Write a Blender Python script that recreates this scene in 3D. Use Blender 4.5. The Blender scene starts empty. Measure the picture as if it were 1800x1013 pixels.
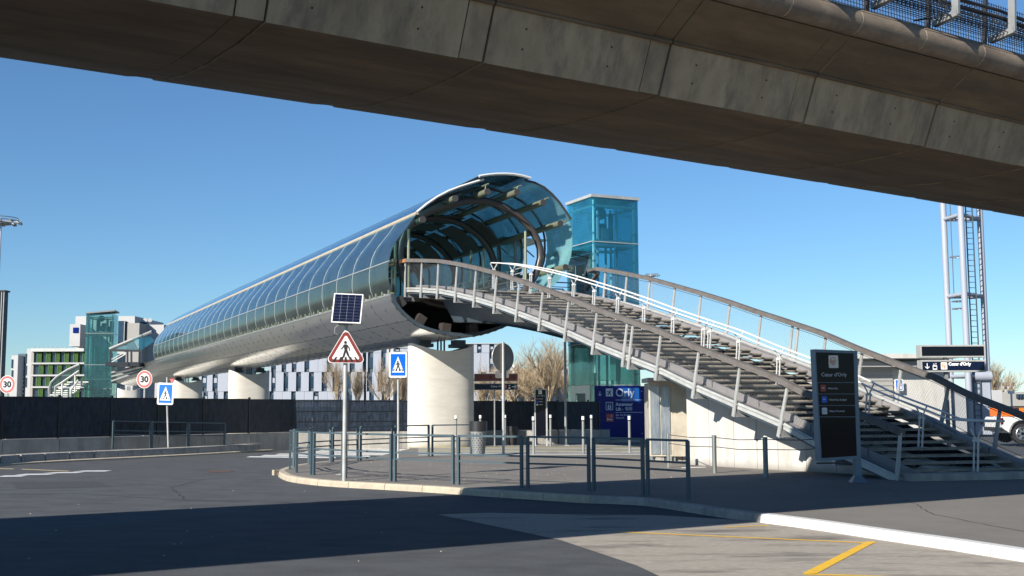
import bpy, bmesh, math, random
from mathutils import Vector, Matrix
from mathutils.geometry import tessellate_polygon
random.seed(7)
S = bpy.context.scene
COL = S.collection
R = math.radians

# ------------------------------------------------------------------ camera
CAMZ, F, CX, CY = 1.6, 2000.0, 900.0, 506.5
TH, RHO = math.atan(208.0 / F), 0.004
CAM = Vector((0, 0, CAMZ))
_f = Vector((0, math.cos(TH), math.sin(TH)))
_u0 = Vector((0, -math.sin(TH), math.cos(TH)))
_r0 = Vector((1, 0, 0))
_r = _r0 * math.cos(RHO) - _u0 * math.sin(RHO)
_u = _r0 * math.sin(RHO) + _u0 * math.cos(RHO)
cam_data = bpy.data.cameras.new('camera')
cam_data.sensor_width = 36.0
cam_data.lens = F / 1800.0 * 36.0
cam_data.clip_end = 3000
cam_data.clip_start = 0.1
camera = bpy.data.objects.new('camera', cam_data)
COL.objects.link(camera)
M = Matrix.Identity(4)
for i in range(3):
    M[i][0], M[i][1], M[i][2], M[i][3] = _r[i], _u[i], -_f[i], CAM[i]
camera.matrix_world = M
S.camera = camera

# ------------------------------------------------------------------ light
SUN_TO = Vector((1.20, 1.41, -1.0)).normalized()          # direction the light travels
world = bpy.data.worlds.new('World')
S.world = world
world.use_nodes = True
nt = world.node_tree
nt.nodes.clear()
wo = nt.nodes.new('ShaderNodeOutputWorld')
bg = nt.nodes.new('ShaderNodeBackground')
sky = nt.nodes.new('ShaderNodeTexSky')
sky.sky_type = 'NISHITA'
sky.sun_disc = False
sky.sun_elevation = math.asin(-SUN_TO.z)
sky.sun_rotation = math.atan2(-SUN_TO.x, -SUN_TO.y)
sky.altitude = 0
sky.air_density = 1.0
sky.dust_density = 0.0
sky.ozone_density = 7.0
bg.inputs[1].default_value = 0.070
wb = nt.nodes.new('ShaderNodeMix'); wb.data_type = 'RGBA'; wb.blend_type = 'MULTIPLY'   # camera white balance of the whole sky
wb.inputs['Factor'].default_value = 1.0
wb.inputs[7].default_value = (0.85, 0.95, 0.96, 1)
nt.links.new(sky.outputs[0], wb.inputs[6])
nt.links.new(wb.outputs[2], bg.inputs[0])
nt.links.new(bg.outputs[0], wo.inputs[0])
sd = bpy.data.lights.new('sun', 'SUN')
sd.energy = 4.6
sd.angle = R(0.53)
sd.color = (1.0, 0.94, 0.85)
sun = bpy.data.objects.new('sun', sd)
COL.objects.link(sun)
sun.rotation_euler = SUN_TO.to_track_quat('-Z', 'Y').to_euler()
S.view_settings.view_transform = 'Standard'
S.view_settings.look = 'None'
S.view_settings.exposure = 0.9
S.view_settings.gamma = 1.0
S.view_settings.use_curve_mapping = False
try:
    S.cycles.transparent_max_bounces = 24
    S.cycles.max_bounces = 8
except Exception:
    pass

# ------------------------------------------------------------------ helpers
def ray(px, py):
    return _r * ((px - CX) / F) + _u * ((CY - py) / F) + _f
def at(px, py, Y):
    d = ray(px, py)
    return CAM + d * (Y / d.y)
def onz(px, py, z=0.0):
    d = ray(px, py)
    return CAM + d * ((z - CAMZ) / d.z)
def onp(px, py, P, N):
    d = ray(px, py)
    return CAM + d * ((P - CAM).dot(N) / d.dot(N))
UP = Vector((0, 0, 1))
V = Vector

def new_mat(name):
    m = bpy.data.materials.new(name)
    m.use_nodes = True
    n = m.node_tree
    return m, n, n.nodes['Principled BSDF']

def mat(name, c, rough=0.6, metal=0.0, var=0.12, scale=3.0, stretch=(1, 1, 1), bump=0.0, bscale=None,
        c2=None, detail=6.0, stain=None, sscale=0.6, sstretch=(1, 1, 1), spec=None, emit=None, coat=0.0, sthr=(0.45, 0.7), dirt=None):
    """procedural surface: base colour with noise variation, optional stain colour and bump"""
    m, n, b = new_mat(name)
    L = n.links.new
    b.inputs['Roughness'].default_value = rough
    b.inputs['Metallic'].default_value = metal
    if spec is not None: b.inputs['Specular IOR Level'].default_value = spec
    if coat: b.inputs['Coat Weight'].default_value = coat
    if emit:
        b.inputs['Emission Color'].default_value = (*emit[0], 1); b.inputs['Emission Strength'].default_value = emit[1]
    g = n.nodes.new('ShaderNodeNewGeometry')
    mp = n.nodes.new('ShaderNodeMapping'); mp.inputs['Scale'].default_value = stretch
    L(g.outputs['Position'], mp.inputs[0])
    no = n.nodes.new('ShaderNodeTexNoise'); no.inputs['Scale'].default_value = scale; no.inputs['Detail'].default_value = detail
    no.inputs['Roughness'].default_value = 0.65
    L(mp.outputs[0], no.inputs['Vector'])
    cr = n.nodes.new('ShaderNodeValToRGB')
    if c2 is None:
        lo = [x * (1 - var) for x in c]; hi = [min(1, x * (1 + var)) for x in c]
    else:
        lo, hi = c, c2
    cr.color_ramp.elements[0].position = 0.3; cr.color_ramp.elements[1].position = 0.7
    cr.color_ramp.elements[0].color = (*lo, 1); cr.color_ramp.elements[1].color = (*hi, 1)
    L(no.outputs['Fac'], cr.inputs[0])
    out = cr.outputs[0]
    if stain is not None:
        mp2 = n.nodes.new('ShaderNodeMapping'); mp2.inputs['Scale'].default_value = sstretch
        L(g.outputs['Position'], mp2.inputs[0])
        n2 = n.nodes.new('ShaderNodeTexNoise'); n2.inputs['Scale'].default_value = sscale; n2.inputs['Detail'].default_value = 8
        n2.inputs['Roughness'].default_value = 0.7
        L(mp2.outputs[0], n2.inputs['Vector'])
        r2 = n.nodes.new('ShaderNodeValToRGB')
        r2.color_ramp.elements[0].position = sthr[0]; r2.color_ramp.elements[1].position = sthr[1]
        L(n2.outputs['Fac'], r2.inputs[0])
        mx = n.nodes.new('ShaderNodeMix'); mx.data_type = 'RGBA'
        L(r2.outputs[0], mx.inputs['Factor']); L(out, mx.inputs[6])
        mx.inputs[7].default_value = (*stain, 1)
        out = mx.outputs[2]
    if dirt is not None:     # splash dirt in an uneven band above the ground
        sx_ = n.nodes.new('ShaderNodeSeparateXYZ'); L(g.outputs['Position'], sx_.inputs[0])
        n3 = n.nodes.new('ShaderNodeTexNoise'); n3.inputs['Scale'].default_value = 2.5; n3.inputs['Detail'].default_value = 6
        L(g.outputs['Position'], n3.inputs['Vector'])
        ad = n.nodes.new('ShaderNodeMath'); ad.operation = 'MULTIPLY'; ad.inputs[1].default_value = dirt[1] * 2; L(n3.outputs['Fac'], ad.inputs[0])
        dv = n.nodes.new('ShaderNodeMapRange'); dv.inputs['From Min'].default_value = 0; dv.inputs['To Min'].default_value = .8; dv.inputs['To Max'].default_value = 0
        L(sx_.outputs['Z'], dv.inputs['Value']); L(ad.outputs[0], dv.inputs['From Max'])
        m3 = n.nodes.new('ShaderNodeMix'); m3.data_type = 'RGBA'; L(dv.outputs[0], m3.inputs['Factor']); L(out, m3.inputs[6]); m3.inputs[7].default_value = (*dirt[0], 1)
        out = m3.outputs[2]
    L(out, b.inputs['Base Color'])
    if bump:
        nb = n.nodes.new('ShaderNodeTexNoise'); nb.inputs['Scale'].default_value = bscale or scale * 4; nb.inputs['Detail'].default_value = 4
        L(mp.outputs[0], nb.inputs['Vector'])
        bp = n.nodes.new('ShaderNodeBump'); bp.inputs['Strength'].default_value = bump; bp.inputs['Distance'].default_value = 0.02
        L(nb.outputs['Fac'], bp.inputs['Height']); L(bp.outputs[0], b.inputs['Normal'])
    return m

def glass_mat(name, tint, refl=(1, 1, 1), rough=0.03, body=0.12, bodycol=(0.2, 0.4, 0.42), ior=1.5, boost=1.0):
    """thin architectural glass: tinted see-through, fresnel mirror and a little dust"""
    m = bpy.data.materials.new(name); m.use_nodes = True
    n = m.node_tree; n.nodes.clear(); L = n.links.new
    o = n.nodes.new('ShaderNodeOutputMaterial')
    tr = n.nodes.new('ShaderNodeBsdfTransparent'); tr.inputs[0].default_value = (*tint, 1)
    gl = n.nodes.new('ShaderNodeBsdfGlossy'); gl.inputs['Color'].default_value = (*refl, 1); gl.inputs['Roughness'].default_value = rough
    df = n.nodes.new('ShaderNodeBsdfDiffuse'); df.inputs[0].default_value = (*bodycol, 1)
    g = n.nodes.new('ShaderNodeNewGeometry')
    no = n.nodes.new('ShaderNodeTexNoise'); no.inputs['Scale'].default_value = 1.3; no.inputs['Detail'].default_value = 5
    L(g.outputs['Position'], no.inputs['Vector'])
    bp = n.nodes.new('ShaderNodeBump'); bp.inputs['Strength'].default_value = 0.06; bp.inputs['Distance'].default_value = 0.05
    L(no.outputs['Fac'], bp.inputs['Height']); L(bp.outputs[0], gl.inputs['Normal'])
    lw = n.nodes.new('ShaderNodeFresnel'); lw.inputs['IOR'].default_value = ior
    mu = n.nodes.new('ShaderNodeMath'); mu.operation = 'MULTIPLY'; mu.inputs[1].default_value = boost; mu.use_clamp = True
    L(lw.outputs[0], mu.inputs[0])
    mb = n.nodes.new('ShaderNodeMath'); mb.operation = 'MULTIPLY'; mb.inputs[1].default_value = body * 2
    L(no.outputs['Fac'], mb.inputs[0])
    tl = n.nodes.new('ShaderNodeBsdfTranslucent'); tl.inputs[0].default_value = (*[min(1, c * 1.6) for c in bodycol], 1)
    ms = n.nodes.new('ShaderNodeMixShader'); ms.inputs[0].default_value = .55; L(df.outputs[0], ms.inputs[1]); L(tl.outputs[0], ms.inputs[2])
    m1 = n.nodes.new('ShaderNodeMixShader'); L(mb.outputs[0], m1.inputs[0]); L(tr.outputs[0], m1.inputs[1]); L(ms.outputs[0], m1.inputs[2])
    m2 = n.nodes.new('ShaderNodeMixShader'); L(mu.outputs[0], m2.inputs[0]); L(m1.outputs[0], m2.inputs[1]); L(gl.outputs[0], m2.inputs[2])
    L(m2.outputs[0], o.inputs[0])
    return m

class MB:
    def __init__(s): s.v = []; s.f = []
    def add(s, vs, fs):
        b = len(s.v); s.v += [V(p) for p in vs]; s.f += [tuple(i + b for i in f) for f in fs]; return s
    def hexa(s, p):      # 8 points: bottom 4 ccw, top 4 ccw
        return s.add(p, [(3, 2, 1, 0), (4, 5, 6, 7), (0, 1, 5, 4), (1, 2, 6, 5), (2, 3, 7, 6), (3, 0, 4, 7)])
    def obox(s, c, ex, ey, ez):  # centre and half-axes
        c, ex, ey, ez = V(c), V(ex), V(ey), V(ez)
        return s.hexa([c - ex - ey - ez, c + ex - ey - ez, c + ex + ey - ez, c - ex + ey - ez,
                       c - ex - ey + ez, c + ex - ey + ez, c + ex + ey + ez, c - ex + ey + ez])
    def box(s, x0, y0, z0, x1, y1, z1):
        return s.obox(((x0 + x1) / 2, (y0 + y1) / 2, (z0 + z1) / 2), ((x1 - x0) / 2, 0, 0), (0, (y1 - y0) / 2, 0), (0, 0, (z1 - z0) / 2))
    def beam(s, p, q, w, h, up=UP):   # box along pq, w across, h along up
        p, q = V(p), V(q); d = (q - p)
        if d.length < 1e-6: return s
        dn = d.normalized(); side = dn.cross(up)
        if side.length < 1e-4: side = dn.cross(V((1, 0, 0)))
        side.normalize(); u = side.cross(dn).normalized()
        return s.obox((p + q) / 2, d / 2, side * (w / 2), u * (h / 2))
    def tube(s, pts, r, n=8, closed=False, r2=None):
        pts = [V(p) for p in pts]; m = len(pts); rings = []
        ref = None
        for i, p in enumerate(pts):
            if closed: d = pts[(i + 1) % m] - pts[i - 1]
            else: d = pts[min(i + 1, m - 1)] - pts[max(i - 1, 0)]
            d.normalize()
            if ref is None:
                a = d.cross(UP)
                if a.length < 1e-3: a = d.cross(V((1, 0, 0)))
                a.normalize()
            else:
                a = ref - d * ref.dot(d)
                a.normalize()
            ref = a; b = d.cross(a)
            rr = r if r2 is None else r + (r2 - r) * i / max(1, m - 1)
            rings.append([p + (a * math.cos(2 * math.pi * k / n) + b * math.sin(2 * math.pi * k / n)) * rr for k in range(n)])
        vs = [p for rg in rings for p in rg]; fs = []
        cnt = m if closed else m - 1
        for i in range(cnt):
            j = (i + 1) % m
            for k in range(n):
                l = (k + 1) % n
                fs.append((i * n + k, i * n + l, j * n + l, j * n + k))
        if not closed:
            fs.append(tuple(range(n - 1, -1, -1))); fs.append(tuple((m - 1) * n + k for k in range(n)))
        return s.add(vs, fs)
    def prism(s, poly, ext):   # planar polygon extruded by vector
        poly = [V(p) for p in poly]; ext = V(ext); n = len(poly)
        vs = poly + [p + ext for p in poly]
        fs = [(i, (i + 1) % n, n + (i + 1) % n, n + i) for i in range(n)]
        for t in tessellate_polygon([poly]):
            fs.append(tuple(t[::-1])); fs.append(tuple(n + k for k in t))
        return s.add(vs, fs)
    def poly(s, poly):
        poly = [V(p) for p in poly]
        return s.add(poly, [tuple(t) for t in tessellate_polygon([poly])])
    def loft(s, A, B, ta=None):  # thick sheet between curves A and B, with normals offset list
        n = len(A)
        vs = list(A) + list(B); fs = [(i, i + 1, n + i + 1, n + i) for i in range(n - 1)]
        return s.add(vs, fs)
    def shell(s, A, B, t):   # sheet between curves A,B thickened by t along its own normal
        n = len(A); A = [V(p) for p in A]; B = [V(p) for p in B]
        nr = []
        for i in range(n):
            tg = A[min(i + 1, n - 1)] - A[max(i - 1, 0)]
            nr.append(tg.cross(B[i] - A[i]).normalized() * t)
        vs = A + B + [A[i] + nr[i] for i in range(n)] + [B[i] + nr[i] for i in range(n)]
        fs = []
        for i in range(n - 1):
            fs += [(i, n + i, n + i + 1, i + 1), (2 * n + i, 2 * n + i + 1, 3 * n + i + 1, 3 * n + i),
                   (i, i + 1, 2 * n + i + 1, 2 * n + i), (n + i, 3 * n + i, 3 * n + i + 1, n + i + 1)]
        fs += [(0, 2 * n, 3 * n, n), (n - 1, 2 * n - 1, 4 * n - 1, 3 * n - 1)]
        return s.add(vs, fs)
    def disc(s, c, nrm, r, t, n=24):
        c, nrm = V(c), V(nrm).normalized()
        return s.tube([c - nrm * t / 2, c + nrm * t / 2], r, n)
    def mesh(s, name, m, org=V((0, 0, 0)), smooth=False, fix=True):
        me = bpy.data.meshes.new(name)
        me.from_pydata([tuple(p - org) for p in s.v], [], s.f)
        if fix:
            bm = bmesh.new(); bm.from_mesh(me); bmesh.ops.recalc_face_normals(bm, faces=bm.faces); bm.to_mesh(me); bm.free()
        if m is not None: me.materials.append(m)
        if smooth:
            for p in me.polygons: p.use_smooth = True
            try: me.set_sharp_from_angle(angle=R(40))
            except Exception: pass
        return me

def wloc(o):
    l = V((0, 0, 0))
    while o is not None:
        l += V(o.location); o = o.parent
    return l
def props(o, label=None, cat=None, group=None, kind=None):
    if label: o['label'] = label
    if cat: o['category'] = cat
    if group: o['group'] = group
    if kind: o['kind'] = kind
    return o
def thing(name, loc, label, cat, group=None, rz=0.0):
    o = bpy.data.objects.new(name, None); o.empty_display_size = 0.3
    COL.objects.link(o); o.location = V(loc); o.rotation_euler.z = rz
    return props(o, label, cat, group)
def part(name, mb, m, parent=None, smooth=False, label=None, kind=None, local=False, group=None, cat=None, fix=True):
    """mesh given in world coordinates (or in the parent's own, local=True)"""
    org = V((0, 0, 0)) if (local or parent is None) else wloc(parent)
    o = bpy.data.objects.new(name, mb.mesh(name, m, org, smooth, fix))
    COL.objects.link(o)
    if parent: o.parent = parent
    return props(o, label, cat, group, kind)
def inst(name, me, parent, loc, rot=None, kind=None, scale=None, mtx=None):
    """object that shares a mesh, placed at world loc under an unrotated parent"""
    o = bpy.data.objects.new(name, me); COL.objects.link(o)
    if parent:
        o.parent = parent
    l = V(loc) - (wloc(parent) if parent else V((0, 0, 0)))
    if mtx is not None:
        m4 = mtx.to_4x4(); m4.translation = l
        o.matrix_basis = m4
    else:
        o.location = l
        if rot is not None: o.rotation_euler = rot
    if scale: o.scale = scale
    if kind: o['kind'] = kind
    return o
def copy_tree(o, loc=None, rz=None, label=None, parent=None):
    c = o.copy(); COL.objects.link(c)
    if parent is not None: c.parent = parent
    if loc is not None: c.location = V(loc)
    if rz is not None: c.rotation_euler.z = rz
    if label: c['label'] = label
    for ch in [x for x in KIDS.get(o.name, [])]:
        copy_tree(ch, parent=c)
    return c
KIDS = {}
def index_kids(root):
    def rec(o):
        ks = [x for x in bpy.data.objects if x.parent == o]
        KIDS[o.name] = ks
        for k in ks: rec(k)
    rec(root)
def structure(name, mb, m, smooth=False):
    return part(name, mb, m, None, smooth, kind='structure')
def mtx(ex, ey, ez):
    return Matrix((ex, ey, ez)).transposed()
_fonts = {}
def text(name, body, size, loc, ex, ez, m, parent, align='LEFT', depth=0.002, sx=1.0, bold=0.0, label=None):
    cu = bpy.data.curves.new(name, 'FONT'); cu.body = body; cu.size = size; cu.align_x = align; cu.extrude = depth
    cu.offset = bold; cu.resolution_u = 3
    tmp = bpy.data.objects.new(name + '_tmp', cu); COL.objects.link(tmp)
    dg = bpy.context.evaluated_depsgraph_get(); dg.update()
    me = bpy.data.meshes.new_from_object(tmp.evaluated_get(dg))
    bpy.data.objects.remove(tmp); bpy.data.curves.remove(cu)
    me.name = name; me.materials.clear(); me.materials.append(m)
    ex = V(ex).normalized(); ez = V(ez).normalized(); ey = ez.cross(ex)   # text x -> ex, y -> ez, z -> toward viewer
    nz = ex.cross(ez)
    mm = mtx(ex * sx, ez, nz)
    for v in me.vertices: v.co = mm @ v.co
    o = bpy.data.objects.new(name, me); COL.objects.link(o)
    o.parent = parent; o.location = V(loc) - wloc(parent)
    if label: o['label'] = label
    return o
def spline(pts, n):
    """Catmull-Rom resample of vectors to n points, even by arc length"""
    P = [V(p) for p in pts]; P = [P[0] * 2 - P[1]] + P + [P[-1] * 2 - P[-2]]
    out = []
    for i in range(1, len(P) - 2):
        for k in range(12):
            t = k / 12; a, b, c, d = P[i - 1], P[i], P[i + 1], P[i + 2]
            out.append(0.5 * ((2 * b) + (c - a) * t + (2 * a - 5 * b + 4 * c - d) * t * t + (3 * b - a - 3 * c + d) * t ** 3))
    out.append(P[-2])
    return resample(out, n)
def resample(P, n, closed=False):
    if closed: P = P + [P[0]]
    ds = [0]
    for a, b in zip(P, P[1:]): ds.append(ds[-1] + (V(b) - V(a)).length)
    res = []; j = 0; m = n + 1 if closed else n
    for i in range(n):
        s = ds[-1] * i / (m - 1)
        while j < len(ds) - 2 and ds[j + 1] < s: j += 1
        t = 0 if ds[j + 1] == ds[j] else (s - ds[j]) / (ds[j + 1] - ds[j])
        res.append(V(P[j]).lerp(V(P[j + 1]), min(1, t)))
    return res
def interp(tab, x):
    if x <= tab[0][0]: return tab[0][1]
    for (a, b), (c, d) in zip(tab, tab[1:]):
        if x <= c: return b + (d - b) * (x - a) / (c - a)
    (a, b), (c, d) = tab[-2], tab[-1]
    return b + (d - b) * (x - a) / (c - a)

# ------------------------------------------------------------------ materials
ASPH = mat('asphalt', (0.085, 0.089, 0.094), 0.85, var=0.3, scale=45, bump=0.4, bscale=120, stain=(0.062, 0.065, 0.069), sscale=1.1, sstretch=(1, 1.8, 1), sthr=(0.42, 0.66), spec=.2)
PLAZA = mat('fine_brown_asphalt', (0.19, 0.178, 0.162), 0.88, var=0.22, scale=70, bump=0.3, bscale=160, stain=(0.155, 0.145, 0.134), sscale=0.5, sthr=(0.4, 0.7), spec=.2)
BAY = mat('worn_concrete', (0.25, 0.225, 0.19), 0.85, c2=(0.40, 0.36, 0.305), scale=9, stretch=(1, 3, 1), bump=0.4, bscale=90, stain=(0.14, 0.125, 0.11), sscale=0.8, sstretch=(0.7, 2.2, 1), sthr=(0.5, 0.66))
GRND = mat('far_ground', (0.09, 0.09, 0.075), 0.95, c2=(0.13, 0.125, 0.1), scale=0.05, bump=0.0)
KTAN = mat('tan_kerb_stone', (0.42, 0.36, 0.27), 0.85, var=0.15, scale=14, bump=0.3, bscale=80, stain=(0.32, 0.28, 0.22), sscale=2.5)
KWHT = mat('white_painted_kerb', (0.56, 0.56, 0.55), 0.6, var=0.06, scale=20, bump=0.15, bscale=60, stain=(0.40, 0.385, 0.35), sscale=3.0, sthr=(0.55, 0.75))
KGRY = mat('grey_kerb_concrete', (0.33, 0.31, 0.28), 0.85, var=0.18, scale=9, bump=0.3, stain=(0.18, 0.17, 0.16), sscale=2.0, sstretch=(1, 1, 0.4))
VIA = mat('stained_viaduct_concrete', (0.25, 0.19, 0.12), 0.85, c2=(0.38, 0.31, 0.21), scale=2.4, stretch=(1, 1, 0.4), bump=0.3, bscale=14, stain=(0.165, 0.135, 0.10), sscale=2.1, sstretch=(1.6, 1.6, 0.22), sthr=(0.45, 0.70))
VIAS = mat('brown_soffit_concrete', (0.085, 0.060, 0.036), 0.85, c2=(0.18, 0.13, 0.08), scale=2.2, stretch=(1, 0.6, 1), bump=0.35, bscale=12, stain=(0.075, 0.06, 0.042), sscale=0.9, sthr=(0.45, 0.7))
VIAP = mat('brown_edge_concrete', (0.155, 0.118, 0.085), 0.75, c2=(0.235, 0.185, 0.135), scale=5, stretch=(1, 1, 3), bump=0.15, bscale=30, stain=(0.11, 0.085, 0.065), sscale=1.8)
JNT = mat('joint_shadow_mastic', (0.03, 0.03, 0.03), 0.9)
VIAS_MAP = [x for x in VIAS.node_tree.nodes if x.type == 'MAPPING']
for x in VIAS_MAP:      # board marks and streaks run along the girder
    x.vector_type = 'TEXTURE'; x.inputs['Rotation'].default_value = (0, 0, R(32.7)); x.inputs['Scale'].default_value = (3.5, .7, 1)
PIER = mat('smooth_cream_concrete', (0.61, 0.575, 0.51), 0.75, var=0.07, scale=3, stretch=(0.4, 0.4, 3), bump=0.12, bscale=12, stain=(0.53, 0.495, 0.43), sscale=0.9, sstretch=(0.6, 0.6, 2.0), dirt=((0.27, 0.24, 0.19), .28))
WALLW = mat('white_board_concrete', (0.46, 0.45, 0.42), 0.75, var=0.07, scale=4, stretch=(1, 1, 0.2), bump=0.12, bscale=30, stain=(0.36, 0.34, 0.30), sscale=1.6, sstretch=(1.5, 1.5, 0.2), sthr=(0.5, 0.72), dirt=((0.22, 0.20, 0.17), .2))
WALLG = mat('grey_fence_plinth', (0.36, 0.34, 0.30), 0.85, var=0.15, scale=3, bump=0.2, stain=(0.22, 0.21, 0.19), sscale=1.0, sstretch=(2, 2, 0.3))
STEEL = mat('polished_steel_cladding', (0.82, 0.83, 0.83), 0.16, 0.9, var=0.06, scale=1.0)
DKST = mat('dark_slate_steel', (0.055, 0.078, 0.098), 0.5, 0.0, var=0.12, scale=5, stain=(0.04, 0.055, 0.07), sscale=1.5, sstretch=(1, 1, .3))
GALV = mat('light_grey_painted_steel', (0.45, 0.455, 0.44), 0.45, 0.25, var=0.10, scale=8, stain=(0.33, 0.33, 0.31), sscale=2.2)
GALVD = mat('mid_grey_steel', (0.24, 0.25, 0.25), 0.5, 0.3, var=0.15, scale=6)
WHT = mat('white_painted_steel', (0.60, 0.60, 0.585), 0.35, var=0.05, scale=8)
WOOD = mat('weathered_timber', (0.085, 0.077, 0.072), 0.7, c2=(0.145, 0.133, 0.124), scale=12, stretch=(1, 1, 5), bump=0.3, stain=(0.085, 0.07, 0.06), sscale=3)
GUTM = mat('perforated_gutter_steel', (0.245, 0.235, 0.235), 0.55, 0.2, var=0.12, scale=30, stain=(0.20, 0.185, 0.18), sscale=1.2)
WOODR = mat('reddish_timber', (0.33, 0.135, 0.06), 0.55, var=0.2, scale=12, stretch=(1, 1, 5))
PLANK = mat('weathered_tread_planks', (0.20, 0.175, 0.14), 0.8, c2=(0.36, 0.32, 0.26), scale=5, stretch=(1.5, 6, 1), bump=0.3, stain=(0.13, 0.115, 0.1), sscale=2)
PURL = mat('sage_green_steel', (0.20, 0.215, 0.15), 0.38, 0.3, var=0.08, scale=6)
RING = mat('brown_grey_steel', (0.075, 0.065, 0.060), 0.4, 0.3, var=0.1, scale=4)
CEIL = mat('dark_louvre_ceiling', (0.085, 0.078, 0.066), 0.7, var=0.1, scale=5)
GUARD = mat('blue_grey_guard_paint', (0.065, 0.097, 0.115), 0.42, 0.15, var=0.08, scale=9)
FENC = mat('navy_fence_slats', (0.014, 0.022, 0.036), 0.4, 0.0, var=0.8, scale=9, stretch=(1, 1, 0.3), spec=.35)
FENP = mat('black_fence_post', (0.012, 0.014, 0.018), 0.4)
BLK = mat('black_metal', (0.02, 0.02, 0.022), 0.45)
NAVY = mat('navy_sign_face', (0.004, 0.009, 0.032), 0.16, var=0.05, spec=.2)
NAVY2 = mat('dark_sign_face', (0.004, 0.005, 0.010), 0.12, var=0.05, spec=.2)
BLUEG = mat('deep_blue_panel', (0.002, 0.014, 0.15), 0.15, var=0.1, scale=0.8, spec=.15)
BLUEL = mat('bright_blue_panel', (0.006, 0.10, 0.38), 0.15, var=0.04)
TXT = mat('pale_lettering', (0.62, 0.66, 0.72), 0.5, var=0.02)
TXW = mat('white_lettering', (0.8, 0.8, 0.8), 0.5, var=0.02)
ORNG = mat('orange_print', (0.62, 0.22, 0.05), 0.5, var=0.05)
REDB = mat('brick_red_print', (0.36, 0.07, 0.05), 0.5, var=0.05)
REDF = mat('faded_red_border', (0.20, 0.028, 0.026), 0.4, var=0.05)
PINK = mat('faded_salmon_ring', (0.62, 0.16, 0.14), 0.4, var=0.05)
SWHT = mat('sign_white', (0.78, 0.77, 0.74), 0.4, var=0.03)
SBLU = mat('sign_blue', (0.0, 0.12, 0.62), 0.35, var=0.03)
SBLK = mat('sign_black', (0.015, 0.015, 0.015), 0.5, var=0.1)
SBCK = mat('sign_back_aluminium', (0.20, 0.19, 0.18), 0.42, 0.6, var=0.15, scale=5)
MARN = mat('maroon_sign_face', (0.16, 0.035, 0.03), 0.35, var=0.05)
PVCELL = mat('solar_cell', (0.004, 0.008, 0.030), 0.3, var=0.3, scale=25, spec=.2)
LINEW = mat('white_road_paint', (0.62, 0.62, 0.60), 0.7, var=0.1, scale=30, stain=(0.38, 0.38, 0.37), sscale=5, sthr=(0.5, 0.75))
LINEY = mat('yellow_road_paint', (0.72, 0.43, 0.025), 0.7, var=0.1, scale=30, stain=(0.5, 0.32, 0.06), sscale=6, sthr=(0.55, 0.75))
LINEP = mat('pale_yellow_road_paint', (0.55, 0.50, 0.25), 0.7, var=0.1, scale=30)
LINEF = mat('faded_tan_road_paint', (0.36, 0.30, 0.17), 0.7, var=0.15, scale=20)
TAR = mat('tar_seal', (0.028, 0.028, 0.03), 0.6, var=0.2, scale=40, spec=.3)
PATCH = mat('asphalt_repair', (0.066, 0.066, 0.07), 0.85, var=0.25, scale=80, bump=0.35, bscale=200, spec=.2)
WORN = mat('worn_tyre_track', (0.105, 0.105, 0.106), 0.8, var=0.2, scale=60, spec=.2)
SSTL = mat('stainless_steel', (0.55, 0.54, 0.50), 0.28, 0.9, var=0.08, scale=3, stretch=(1, 1, 0.2))
BARK = mat('tan_bare_twigs', (0.25, 0.185, 0.115), 0.85, c2=(0.42, 0.33, 0.215), scale=1.0)
FWHT = mat('pale_metal_facade', (0.31, 0.335, 0.385), 0.5, var=0.08, scale=1.0, stretch=(6, 6, .2))
FDRK = mat('dark_facade_bay', (0.05, 0.075, 0.10), 0.5, var=0.15, scale=1)
WING = mat('window_glass', (0.02, 0.04, 0.07), 0.08, var=0.2, scale=0.5)
WWHT = mat('white_render', (0.40, 0.40, 0.40), 0.7, var=0.06, scale=0.4)
WGRY = mat('grey_render', (0.30, 0.29, 0.27), 0.8, var=0.08, scale=0.4)
GRNW = mat('moss_green_facade', (0.018, 0.05, 0.008), 0.9, c2=(0.05, 0.11, 0.02), scale=1.5, bump=0.5)
GRNF = mat('green_window_frame', (0.06, 0.16, 0.03), 0.6)
RUBR = mat('tyre_rubber', (0.02, 0.02, 0.02), 0.8)
ALLOY = mat('alloy_wheel', (0.5, 0.5, 0.5), 0.3, 0.9)
TRKW = mat('white_car_paint', (0.72, 0.72, 0.70), 0.25, coat=0.6, var=0.02)
ORGP = mat('orange_paint', (0.80, 0.16, 0.015), 0.4, var=0.03)
TAIL = mat('red_tail_lens', (0.16, 0.01, 0.01), 0.15)
MANH = mat('rusty_iron', (0.10, 0.055, 0.035), 0.7, var=0.3, scale=20)

G_SKY = glass_mat('canopy_glass_outer', (0.50, 0.70, 0.74), (0.92, 0.97, 1.0), 0.08, 0.24, (0.17, 0.25, 0.28), 1.75, 1.15)
G_LOW = glass_mat('frosted_canopy_glass', (0.55, 0.70, 0.68), (0.9, 0.95, 0.95), 0.2, 0.34, (0.14, 0.185, 0.18), 1.5, 1.0)
G_TEAL = glass_mat('teal_canopy_glass', (0.72, 0.88, 0.89), (0.8, 0.95, 1.0), 0.06, 0.52, (0.34, 0.58, 0.59), 1.45, 0.8)
G_CYAN = glass_mat('cyan_lift_glass', (0.70, 0.93, 0.975), (0.8, 0.95, 1.0), 0.02, 0.14, (0.06, 0.46, 0.62), 1.5, 0.9)
G_AQUA = glass_mat('sea_green_lift_glass', (0.78, 0.92, 0.90), (0.8, 0.95, 0.95), 0.03, 0.12, (0.10, 0.30, 0.32), 1.5, 0.9)

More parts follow.
